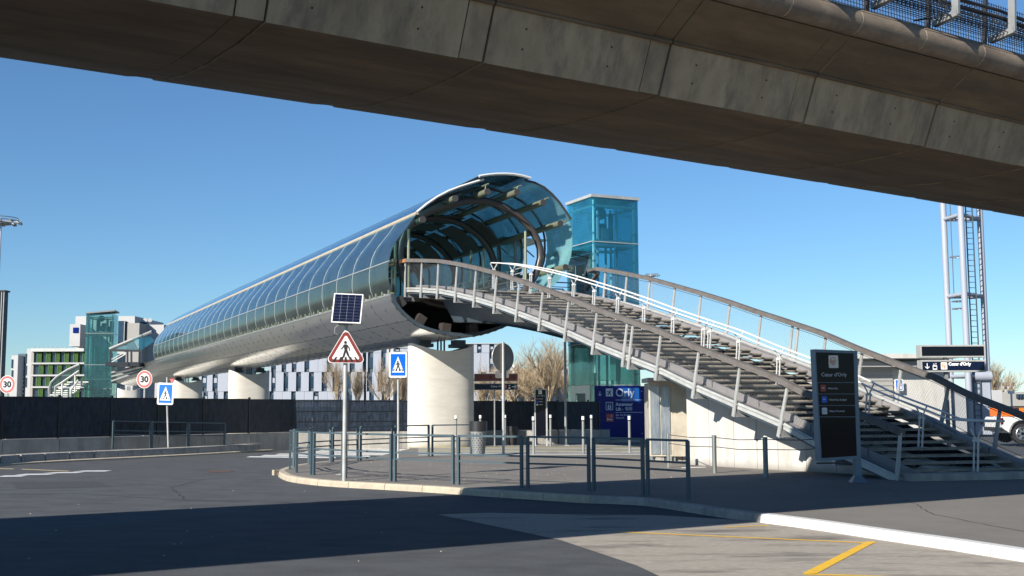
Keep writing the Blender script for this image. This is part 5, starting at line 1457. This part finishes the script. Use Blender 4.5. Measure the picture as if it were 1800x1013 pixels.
for (x_, y_, mm_, tx_) in ((1447, 682.3, REDB, 'ibis'), (1449, 702.5, SBLU, 'ibis'), (1449.4, 722.6, TXT, 'Novotel')):
    c = tq(x_, y_, .008); plate('hotel_logo', o, c, fx, UP, rounded(10 * k_, 11.5 * k_, .02), mm_, .003)
    text('logo_lettering', tx_, (4.2 if tx_ == 'ibis' else 2.4) * k_, c + nf * .005 + V((0, 0, -1 * k_)), fx, UP, TXW if mm_ is not TXT else SBCK, o, 'CENTER', .001)
mb_ = MB(); mb_.beam(V((pb.x, pb.y, 0)), V((pb.x - .02, pb.y, zP(0) * 0 + onp(1507, 640, pb, V((0, 1, 0))).z)), .13, .13, up=fx); part('support_post', mb_, TFR, o)
mb_ = MB()
mb_.hexa([V((pb.x, pb.y, 0)) + V(a) for a in ((-.16, -.14, 0), (.16, -.14, 0), (.16, .14, 0), (-.16, .14, 0), (-.07, -.07, .14), (.07, -.07, .14), (.07, .07, .14), (-.07, .07, .14))]); part('base_shoe', mb_, TFR, o)
mb_ = MB(); p_ = tq(1455, 813); mb_.obox(p_ + V((.12, .12, -.02)), fx * .35, V((0, .04, 0)), V((0, 0, .015))); part('lower_bracket', mb_, BLK, o)

# overhead boards right of the stairs
Y_ = 29.5; pb = at(1672, 800, Y_); pb.z = 0; k_ = Y_ / F; o = thing('lift_direction_boards', pb, 'two wide navy direction boards with grey frames behind the stair handrail at right', 'direction sign')
zq = lambda y: at(1672, y, Y_).z; xq = lambda x: at(x, 630, Y_).x
mb_ = MB(); mb_.beam(V((pb.x, Y_ + .12, 0)), V((pb.x, Y_ + .12, zq(612))), .1, .08, up=V((1, 0, 0))); part('post', mb_, GALVD, o)
for (a, b, m_) in ((606.5, 628.5, NAVY2), (633, 654, NAVY)):
    mb_ = MB(); mb_.box(xq(1617.5 + (1 if a > 630 else 0)), Y_ - .02, zq(b), xq(1732.5), Y_ + .28, zq(a)); part('board_frame', mb_, GALV, o)
    mb_ = MB(); mb_.box(xq(1620.3), Y_ - .026, zq(b - 2.8), xq(1729.5), Y_ - .02, zq(a + 2.8)); part('board_face', mb_, m_, o)
yf = Y_ - .032
text('lettering', "Cœur d'Orly", 5.2 * k_ * 1.42, V((xq(1666), yf, zq(642.6))), V((1, 0, 0)), UP, TXW, o, 'LEFT', bold=.006)
plate('logo_plate', o, V((xq(1658), yf, zq(643.5))), V((1, 0, 0)), UP, rounded(11 * k_, 12.5 * k_, .02), SWHT, .004); spiral_logo(o, V((xq(1658), yf - .005, zq(643))), V((1, 0, 0)), UP, 4.6 * k_, ORNG)
arrow(o, V((xq(1628.5), yf, zq(643.5))), V((1, 0, 0)), UP, 9.5 * k_, TXW)
for a, b, c_ in ((642.5, 650, TXW), (644.3, 648, NAVY)):
    mb_ = MB(); mb_.box(xq(1638.2 if c_ is TXW else 1639.2), yf - (.003 if c_ is TXW else .006), zq(b), xq(1645.6 if c_ is TXW else 1644.6), yf, zq(a)); part('lift_symbol', mb_, c_, o)
arrow(o, V((xq(1640.2), yf, zq(640.2))), V((1, 0, 0)), UP, 3.4 * k_, TXW); arrow(o, V((xq(1643.8), yf, zq(640.2))), V((1, 0, 0)), UP, 3.4 * k_, TXW, math.pi)

# ------------------------------------------------------------------ lattice mast and lamps
Yc = 62.0; mc = at(1700, 700, Yc); mc.z = 0
mast = thing('lighting_mast', mc, 'tall three-legged white lighting mast with dark ladder at right', 'mast')
legs = []
for (px, dy) in ((1672, .6), (1703, -1.1), (1737, .5)):
    p = at(px, 690, Yc + dy); p.z = 0; legs.append(p)
    mb_ = MB(); mb_.tube([p, p + V((-.0, 0, 18))], .165, 16); part('mast_leg', mb_, FWHT, mast, smooth=True)
for y_ in (383, 520, 662):
    z_ = at(1700, y_, Yc).z; mb_ = MB(); cc = sum(legs, V((0, 0, 0))) / 3
    for i in range(3): mb_.tube([legs[i] + V((0, 0, z_)), legs[(i + 1) % 3] + V((0, 0, z_))], .11, 10)
    part('tie_ring', mb_, FWHT, mast, smooth=True)
lx = at(1713, 600, Yc - .6); mb_ = MB(); 
for e in (-.16, .2): mb_.beam(V((lx.x + e, lx.y, .5)), V((lx.x + e, lx.y, 16)), .07, .05, up=V((1, 0, 0)))
for i in range(52): mb_.beam(V((lx.x - .16, lx.y, .7 + i * .3)), V((lx.x + .2, lx.y, .7 + i * .3)), .035, .035)
part('ladder', mb_, DKST, mast)
rx = at(1684, 500, Yc); mb_ = MB()
for i in range(4):
    an = i * math.pi / 2 + .4; p = V((rx.x + .32 * math.cos(an), rx.y + .32 * math.sin(an), 0)); mb_.tube([p + V((0, 0, at(1684, 520, Yc).z)), p + V((0, 0, 15.5))], .025, 5)
for y_ in (380, 452, 518, 530, 543):
    z_ = at(1684, y_, Yc).z; mb_.tube([V((rx.x + .36 * math.cos(2 * math.pi * i / 14), rx.y + .36 * math.sin(2 * math.pi * i / 14), z_)) for i in range(14)], .03, 5, closed=True)
part('hoist_cage', mb_, SSTL, mast)
mb_ = MB(); z0, z1 = .0, at(1722, 668, Yc).z; mb_.box(at(1706, 700, Yc).x, Yc - .5, 0, at(1735, 700, Yc).x, Yc + .5, z1); part('equipment_box', mb_, FWHT, mast)
mb_ = MB(); zz_ = at(1722, 662, Yc).z; mb_.tube([V((at(1706, 700, Yc).x, Yc - .5, zz_)), V((at(1736, 700, Yc).x, Yc - .5, zz_))], .28, 12); part('box_hood', mb_, FWHT, mast, smooth=True)
def headframe(px, py, Y, r, lab, toppole=True):
    c = at(px, py, Y); o = thing('high_mast_lamp', V((c.x, c.y, 0)), lab, 'lamp mast', 'high mast lamp rings')
    mb_ = MB(); mb_.tube([V((c.x, c.y, 0)), V((c.x, c.y, c.z + r * .2))], r * .07, 12, r2=r * .04); part('mast_pole', mb_, FWHT, o)
    for dz, rr in ((0, 1.0), (r * .16, .9)):
        mb_ = MB(); mb_.tube([c + V((r * rr * math.cos(2 * math.pi * i / 24), r * rr * math.sin(2 * math.pi * i / 24), dz)) for i in range(24)], r * .025, 6, closed=True); part('ring', mb_, SSTL, o)
    for i in range(10):
        an = 2 * math.pi * i / 10; p = c + V((r * math.cos(an), r * math.sin(an), -r * .05)); mb_ = MB()
        mb_.obox(p, V((math.cos(an), math.sin(an), -.3)).normalized() * r * .13, V((-math.sin(an), math.cos(an), 0)) * r * .1, V((0, 0, 1)) * r * .05); mb_.beam(c + V((0, 0, 0)), p, r * .03, r * .03); part('floodlight', mb_, GALVD, o)
    mb_ = MB(); mb_.disc(c + V((0, 0, -r * .12)), UP, r * .55, r * .1, 20); part('hub_disc', mb_, GALVD, o)
headframe(2, 389, 95, 1.5, 'lamp ring of a high mast cut by the left edge of the photo')
headframe(1146, 484, 150, .95, 'small distant lamp ring just right of the cyan lift tower')
p = at(-12, 700, 60); o = thing('grey_pylon', V((p.x, p.y, 0)), 'tall narrow dark grey panelled pylon at the left edge', 'pylon')
mb_ = MB(); xa, xb = at(-60, 700, 60).x, at(1.0, 700, 60).x; zt = at(0, 513, 60).z; mb_.box(xa, 60, 0, xb, 60.4, zt); part('pylon_body', mb_, FDRK, o)
for i in range(3): mb_ = MB(); mb_.box(xb - .05 - i * .12, 59.93, .02, xb - .005 - i * .12, 60, zt - .03); part('vertical_fin', mb_, GALVD, o)
mb_ = MB(); mb_.box(xa, 59.9, zt, xb + .06, 60.5, zt + .08); part('coping', mb_, FENP, o)

# ------------------------------------------------------------------ background buildings
def bx(mb_, x0, x1, y0, y1, Y, dep): # px box front at depth Y; returns world extents
    X0, X1 = at(x0, y1, Y).x, at(x1, y1, Y).x; Z0, Z1 = at((x0 + x1) / 2, y1, Y).z, at((x0 + x1) / 2, y0, Y).z
    mb_.box(X0, Y, Z0, X1, Y + dep, Z1); return X0, X1, Z0, Z1
def face_q(par, name, x0, x1, y0, y1, Y, m_, t, out=0.0):
    mb_ = MB(); X0, X1 = at(x0, y1, Y).x, at(x1, y1, Y).x; Z0, Z1 = at((x0 + x1) / 2, y1, Y).z, at((x0 + x1) / 2, y0, Y).z
    mb_.box(X0, Y - out - t, Z0, X1, Y - out, Z1); return part(name, mb_, m_, par)
# hotel with pale vertical panels
Y_ = 170
def hotel(x0, x1, ytop, lab, seed):
    rnd = random.Random(seed); c = at((x0 + x1) / 2, 720, Y_)
    o = thing('hotel_building', V((c.x, Y_, 0)), lab, 'building', 'pale panelled hotel blocks behind the fence')
    mb_ = MB(); X0, X1 = at(x0, 700, Y_).x, at(x1, 700, Y_).x; zt = at((x0 + x1) / 2, ytop, Y_).z; mb_.box(X0, Y_, -.2, X1, Y_ + 18, zt); part('wall', mb_, FDRK, o)
    floors = [ytop + 1.2, 621, 654.5, 688.5, 716]
    floors = [f_ for f_ in floors if f_ >= ytop]
    for a, b in zip(floors, floors[1:]):
        x = x0 + rnd.uniform(0, 6)
        if x - x0 > 1: face_q(o, 'facade_panel', x0, x, a, b - .4, Y_, FWHT, .35)
        while x < x1 - 4:
            ww = 8.5 + rnd.uniform(-1, 1)
            fr_ = face_q(o, 'window', x + .4, min(x1, x + ww) - .4, a + (b - a) * .22, b - (b - a) * .2, Y_, WING, .12)
            face_q(o, 'blind_box', x + ww * .2, x + ww * .8, a + (b - a) * .30, a + (b - a) * .55, Y_, FWHT, .02, .125) if rnd.random() < .25 else None
            x += ww
            ww = rnd.choice([10, 14, 14, 31]) if b - a > 15 else 14
            if x + ww > x1: ww = x1 - x
            if ww > 1.5: 
                n_ = 2 if ww > 20 else 1
                for j in range(n_): face_q(o, 'facade_panel', x + j * ww / n_ + .15, x + (j + 1) * ww / n_ - .15, a, b - .4, Y_, FWHT, .35)
            x += ww
    face_q(o, 'parapet', x0, x1, ytop - .2, ytop + 1.0, Y_, GALV, .5)
hotel(472, 640, 619, 'pale panelled hotel block behind the second pier and solar sign pole', 3)
hotel(644, 720, 611, 'narrow pale hotel block left of the nearest pier, behind the blue crossing sign', 5)
hotel(818, 886, 604, 'pale hotel end block right of the nearest pier', 8)
hotel(352, 402, 640, 'pale hotel block between the second and third piers', 9)
o = thing('white_stair_shaft', at(684, 700, 160) * 1.0, 'pair of white vertical shafts behind the blue crossing sign near the pier', 'building'); o.location.z = 0
for a, b in ((679, 683), (685.5, 691)):
    mb_ = MB(); bx(mb_, a, b, 607, 716, 160, 3); part('shaft_panel', mb_, WWHT, o)
mb_ = MB(); bx(mb_, 691, 715, 618, 716, 163, 3); part('shaft_wall', mb_, WGRY, o)
# green-clad office
Y_ = 300; o = thing('green_office_building', V((at(100, 700, Y_).x, Y_, 0)), 'office block with moss-green facade panels and blue windows at left', 'building')
mb_ = MB(); bx(mb_, 58, 150, 615, 722, Y_, 30); part('wall', mb_, WGRY, o)
face_q(o, 'roof_band', 59, 151, 613, 618.5, Y_, GALV, 1.6)
rows = [(619.5, 637.5), (641, 658.5), (662.5, 679), (683.5, 700)]
for ri, (a, b) in enumerate(rows):
    face_q(o, 'floor_band', 58, 151, b + .3, b + 3.2, Y_, WWHT, 1.2)
    for i in range(6):
        xo = 60 + i * 16 + (ri % 2) * 4 - ri * .6
        w_ = face_q(o, 'window', xo, xo + 7, a, b, Y_, WING, .3)
        face_q(o, 'green_panel', xo + 8.2, xo + 15, a, b, Y_, GRNW, .8)
        face_q(o, 'window_frame', xo + 7.1, xo + 8.0, a, b, Y_, GRNF, .9)
face_q(o, 'corner_pier', 53.5, 58, 613, 720, Y_, WGRY, .8)
mb_ = MB(); bx(mb_, 43, 53.6, 613, 722, Y_ + 6, 24); part('white_end_wall', mb_, WWHT, o)
for y_ in (622, 643, 664): face_q(o, 'slot_window', 44.5, 47, y_, y_ + 17, Y_ + 6, WING, .1)
for i in range(8): face_q(o, 'roof_post', 60 + i * 8, 60.5 + i * 8, 609.5, 613.5, Y_ + 3, GALV, .3)
# louvred grey block
Y_ = 330; o = thing('louvred_building', V((at(30, 700, Y_).x, Y_, 0)), 'white and dark louvred building behind the left speed sign', 'building')
mb_ = MB(); bx(mb_, 16, 28, 625, 722, Y_, 20); part('white_wall', mb_, WWHT, o)
mb_ = MB(); bx(mb_, 28, 42, 622, 722, Y_ + 4, 20); part('louvre_wall', mb_, FDRK, o)
for i in range(11): face_q(o, 'louvre', 28, 42, 626 + i * 7.2, 628 + i * 7.2, Y_ + 4, GALV, 1.0)
for y_ in (632, 651, 670): face_q(o, 'slot_window', 20, 22.5, y_, y_ + 15, Y_, WING, .2)
# white tower block behind the far lift
Y_ = 360; o = thing('white_tower_block', V((at(180, 700, Y_).x, Y_, 0)), 'white angular building with blue sign strip behind the far lift tower', 'building')
mb_ = MB(); bx(mb_, 127, 232, 556, 722, Y_ + 2, 30); part('wall', mb_, WWHT, o)
mb_ = MB(); bx(mb_, 121.5, 140, 570, 609, Y_ - 6, 30); part('projecting_bay', mb_, WWHT, o)
face_q(o, 'blue_strip', 128.5, 138, 576, 585.5, Y_ - 6, BLUEG, .2)
for r_ in range(4):
    for i in range(4): face_q(o, 'slot_window', 129 + i * 5, 130.6 + i * 5, 594 + r_ * 22, 608 + r_ * 22, Y_ + 2, WING, .3)
face_q(o, 'curtain_wall', 195, 222, 565, 602, Y_ + 2, WING, 1.5)
for x_ in (195, 200, 221): face_q(o, 'mullion', x_, x_ + .8, 565, 602, Y_ + 2, GALV, 2)
mb_ = MB(); bx(mb_, 232, 284, 571, 722, Y_ + 8, 25); part('rear_wing', mb_, WWHT, o)
mb_ = MB(); bx(mb_, 222, 243, 568, 640, Y_, 12); part('grey_wing', mb_, WGRY, o)
face_q(o, 'rooftop_plant', 229, 262, 567, 570, Y_ + 10, FDRK, 2)
for x_ in (255, 263.5):
    c = at(x_, 563, Y_ + 8); mb_ = MB(); mb_.disc(c, V((.3, -1, .4)), .72, .12, 18); mb_.tube([c, c + V((0, .5, -1.4))], .08, 6); part('satellite_dish', mb_, WWHT, o)
# white wall block behind the stair foot at right
Y_ = 58.0; o = thing('white_service_building', V((at(1560, 700, Y_).x, Y_, 0)), 'low white building behind the stair railing at right', 'building')
mb_ = MB(); bx(mb_, 1480, 1676, 632, 800, Y_, 9); part('wall', mb_, WALLW, o)
face_q(o, 'roof_slab', 1470, 1668, 624, 632, Y_, WALLW, 1.4)
face_q(o, 'grey_soffit', 1478, 1622, 637, 646, Y_, WGRY, .9)
face_q(o, 'shutter', 1500, 1570, 650, 720, Y_, WGRY, .1)
for i in range(8): face_q(o, 'shutter_slat', 1500, 1570, 652 + i * 8.5, 653 + i * 8.5, Y_, GALVD, .03, .1)
o2 = thing('accessible_sign', at(1579, 677, Y_ - .4), 'blue square sign on the white wall behind the stair rails at right', 'road sign')
c = at(1580, 677, Y_ - .3); plate('sign_plate', o2, c, V((1, 0, 0)), UP, rounded(15 * Y_ / F, 20 * Y_ / F, .05), SWHT, .03); plate('blue_field', o2, c, V((1, 0, 0)), UP, rounded(11.5 * Y_ / F, 17 * Y_ / F, .03), SBLU, .01, .031)
plate('white_mark', o2, c, V((1, 0, 0)), UP, [(.02, -.2), (.12, -.2), (.1, .2), (.04, .2)], SWHT, .01, .042)
o = thing('low_white_annex', V((at(1750, 700, 70).x, 70, 0)), 'low white flat-roofed annex behind the pickup truck', 'building')
mb_ = MB(); bx(mb_, 1736, 1766, 686, 790, 70, 5); part('wall', mb_, WWHT, o)
mb_ = MB(); bx(mb_, 1766, 1830, 689, 790, 80, 10); part('grey_wing', mb_, WGRY, o)
for i in range(6): face_q(o, 'window', 1786 + i * 5, 1789 + i * 5, 693, 700, 80, WING, .2)
o = thing('distant_block', V((at(1773, 700, 500).x, 500, 0)), 'small distant apartment block on the right horizon', 'building')
mb_ = MB(); bx(mb_, 1761, 1784.5, 672, 716, 500, 12); part('wall', mb_, WGRY, o)
for i in range(5):
    for j in range(3): face_q(o, 'window', 1762 + i * 4.6, 1764.6 + i * 4.6, 674 + j * 6, 678 + j * 6, 500, WWHT if (i + j) % 2 else WING, .3)
o = thing('rooftop_lamp', V((at(1778, 690, 66).x, 66, 0)), 'small post-top lamp before the low white annex', 'lamp')
mb_ = MB(); p = at(1777.5, 690, 66); mb_.tube([V((p.x, 66, 0)), V((p.x, 66, p.z))], .06, 8); part('pole', mb_, WHT, o); mb_ = MB(); mb_.disc(V((p.x, 66, p.z)), UP, .18, .16, 14); part('lamp_head', mb_, SWHT, o)
# pale residential blocks with rounded bays, one building per bay group
for gi, (xa, xb, yt) in enumerate(((893, 916, 641), (916, 938, 647), (938, 960, 641), (960, 980, 647), (980, 1000, 642))):
    Y_ = 420 + gi * 6; o = thing('rounded_apartment_block', V((at((xa + xb) / 2, 700, Y_).x, Y_, 0)), ['leftmost', 'second', 'middle', 'fourth', 'rightmost'][gi] + ' pale rounded apartment block far behind the bare trees', 'building', 'rounded apartment blocks on the horizon')
    X0, X1 = at(xa, 700, Y_).x, at(xb, 700, Y_).x; zt = at(xa, yt, Y_).z; r_ = (X1 - X0) / 2
    mb_ = MB(); mb_.tube([V(((X0 + X1) / 2, Y_ + r_, 0)), V(((X0 + X1) / 2, Y_ + r_, zt - 1)), V(((X0 + X1) / 2, Y_ + r_, zt))], r_ * .8, 18, r2=r_ * .6); part('rounded_bay', mb_, WWHT, o)
    mb_ = MB(); mb_.box(X0, Y_ + r_, 0, X1, Y_ + r_ * 3, zt - 1.2); part('rear_block', mb_, WGRY, o)
# far treeline strip and neighbouring low buildings hidden by the fence
mb_ = MB()
rnd = random.Random(4)
for i in range(46):
    x = -260 + i * 13 + rnd.uniform(-3, 3); h_ = rnd.uniform(2.5, 5); mb_.box(x, 640 + rnd.uniform(-10, 10), -.2, x + rnd.uniform(8, 14), 660, h_)
props(part('distant_roofs', mb_, WGRY), 'band of low distant roofs along the horizon', None, None, 'stuff')

# ------------------------------------------------------------------ bare trees
def twig_tree(seed, h, spread, n_main=9, pollard=.35):
    rnd = random.Random(seed); trunk = MB(); tw = MB()
    th = h * pollard; trunk.tube([V((0, 0, -.1)), V((.05, 0, th * .6)), V((0, .05, th))], h * .035, 8, r2=h * .028)
    def grow(p, d, L, r, lev):
        n_ = 4; pts = [p]; q_ = V(p); dd = V(d)
        for i in range(n_):
            dd = (dd + V((rnd.uniform(-.13, .13), rnd.uniform(-.13, .13), rnd.uniform(-.02, .12)))).normalized(); q_ = q_ + dd * (L / n_); pts.append(V(q_))
        (trunk if lev == 0 else tw).tube(pts, r, 5 if lev == 0 else 3, r2=r * .45)
        if lev < 3:
            for k in range((8, 6, 6)[lev]):
                t = rnd.uniform(.25, 1.0); i = min(n_ - 1, int(t * n_)); b = pts[i].lerp(pts[i + 1], t * n_ - i)
                side = V((rnd.uniform(-1, 1), rnd.uniform(-1, 1), rnd.uniform(-.2, .6))).normalized()
                nd = (dd * 1.0 + side * rnd.uniform(.45, .95)).normalized()
                grow(b, nd, L * rnd.uniform(.42, .68), r * .5, lev + 1)
    for k in range(n_main):
        an = 2 * math.pi * k / n_main + rnd.uniform(-.3, .3); el = rnd.uniform(.35, 1.35)
        d = V((math.cos(an) * math.cos(el) * spread, math.sin(an) * math.cos(el) * spread, math.sin(el))).normalized()
        grow(V((0, 0, th * rnd.uniform(.75, 1))), d, h * rnd.uniform(.42, .62), h * .013, 0)
    return trunk.mesh('trunk', BARK), tw.mesh('twigs', BARK)
tm = [twig_tree(11, 7.0, 1.0), twig_tree(23, 7.0, 1.15, 8), twig_tree(37, 7.0, .9, 10)]
for i, (px, ytop, Y_, lab, k, wsc) in enumerate([(593, 651, 112, 'bare pollarded tree behind the fence just left of the solar sign pole', 0, .5), (628, 664, 115, 'small bare tree just right of the solar sign pole', 2, .45),
        (676, 640, 112, 'bare tree left of the blue crossing sign near the pier', 1, .55), (707, 662, 116, 'bare shrubby tree right of the blue crossing sign', 0, .5),
        (856, 672, 92, 'low bare tree under the direction boards', 2, 1.0), (905, 640, 95, 'broad bare tree between the round sign and small totem', 1, 1.3), (965, 628, 92, 'tallest bare tree, left of the slender column', 0, 1.15),
        (930, 650, 98, 'bare tree behind the small totem', 2, 1.2), (998, 650, 100, 'bare tree at the left foot of the lift tower', 1, 1.1), (1746, 652, 120, 'bare tree right of the lighting mast', 2, .9), (1728, 664, 125, 'faint bare tree behind the lighting mast', 1, .8)]):
    p = at(px, 716, Y_); p.z = 0; h_ = at(px, ytop, Y_).z / 7.0 / .95
    o = thing('bare_tree', p, lab, 'tree', 'bare winter trees behind the fence' if px < 1100 else 'bare winter trees at right', rz=i * 1.3)
    for nm_, me_ in zip(('trunk', 'crown'), tm[k]):
        c_ = bpy.data.objects.new(nm_, me_); COL.objects.link(c_); c_.parent = o; c_.scale = (h_ * wsc * .85, h_ * wsc * .85, h_ * .96)

# ------------------------------------------------------------------ pickup truck
P = at(1797, 765, 47.0); tk_ = thing('pickup_truck', V((P.x, 47, 0)), 'white pickup truck with orange box, cut by the right edge of the photo', 'pickup truck')
def T(x, y, z): return V((P.x + x, 47 + y, RZ * 0 + z))
wz = .40
side = [(-.78, .62), (-.80, .98), (-.72, 1.08), (1.55, 1.10), (1.72, 1.62), (2.6, 1.70), (3.05, 1.12), (4.2, 1.0), (4.35, .55), (3.75, .50)]
arch = [(3.7 - .46 * math.cos(R(a)), .42 + .46 * math.sin(R(a))) for a in range(180, -1, -20)]
prof = side[:9] + [(4.2, .45), (3.90, .45)] + [(3.42 + .48 * math.cos(R(a)), .42 + .48 * math.sin(R(a))) for a in range(0, 181, 20)] + [(.49, .42)] + [(.0 + .48 * math.cos(R(a)), .42 + .48 * math.sin(R(a))) for a in range(0, 181, 20)] + [(-.6, .5)]
mb_ = MB(); mb_.prism([T(x, 0, z) for x, z in prof], V((0, 1.75, 0))); body = part('body', mb_, TRKW, tk_)
for (x0, x1) in ((1.85, 2.35), (2.42, 2.85)): mb_ = MB(); mb_.prism([T(x0, -.006, 1.18), T(x1, -.006, 1.18), T(x1 - .08, -.006, 1.55), T(x0 + .05, -.006, 1.55)], V((0, .005, 0))); part('side_window', mb_, WING, tk_)
for x_ in (1.8, 2.38): mb_ = MB(); mb_.box(*T(x_, -.005, .6), *T(x_ + .015, .0, 1.5)); part('door_gap', mb_, BLK, tk_)
for wx in (0, 3.42):
    for wy in (.11, 1.64):
        mb_ = MB(); mb_.disc(T(wx, wy, wz), V((0, 1, 0)), wz, .24, 28); w_ = part('wheel', mb_, RUBR, tk_, smooth=True)
        if wy < 1:
            mb_ = MB(); mb_.disc(T(wx, wy - .125, wz), V((0, 1, 0)), wz * .66, .02, 24); part('rim', mb_, BLK, w_)
            mb_ = MB()
            for i in range(6):
                an = i * math.pi / 3; d_ = V((math.cos(an), 0, math.sin(an))); mb_.beam(T(wx, wy - .145, wz), T(wx, wy - .145, wz) + d_ * wz * .64, .02, .09, up=V((-d_.z, 0, d_.x)))
            mb_.tube([T(wx + wz * .64 * math.cos(2 * math.pi * i / 24), wy - .14, wz + wz * .64 * math.sin(2 * math.pi * i / 24)) for i in range(24)], .022, 6, closed=True)
            part('alloy_spokes', mb_, ALLOY, w_)
for cx_ in (0, 3.42):
    mb_ = MB(); mb_.tube([T(cx_ + .50 * math.cos(R(a)), -.01, .42 + .50 * math.sin(R(a))) for a in range(0, 181, 15)], .045, 6); part('arch_trim', mb_, BLK, tk_)
mb_ = MB(); mb_.box(*T(-.86, .05, .50), *T(-.74, 1.7, .66)); part('rear_bumper', mb_, BLK, tk_)
mb_ = MB(); mb_.box(*T(-.815, .0, .78), *T(-.74, .12, 1.04)); part('tail_lamp', mb_, TAIL, tk_)
mb_ = MB(); mb_.box(*T(-.62, .12, 1.11), *T(1.4, 1.6, 1.47)); ob_ = part('orange_box', mb_, ORGP, tk_)
mb_ = MB(); mb_.box(*T(-.66, .08, 1.48), *T(1.45, 1.64, 1.53)); part('box_lid', mb_, BLK, ob_)
mb_ = MB(); mb_.box(*T(-.2, .09, 1.11), *T(-.05, .12, 1.47)); part('box_strap', mb_, BLK, ob_)
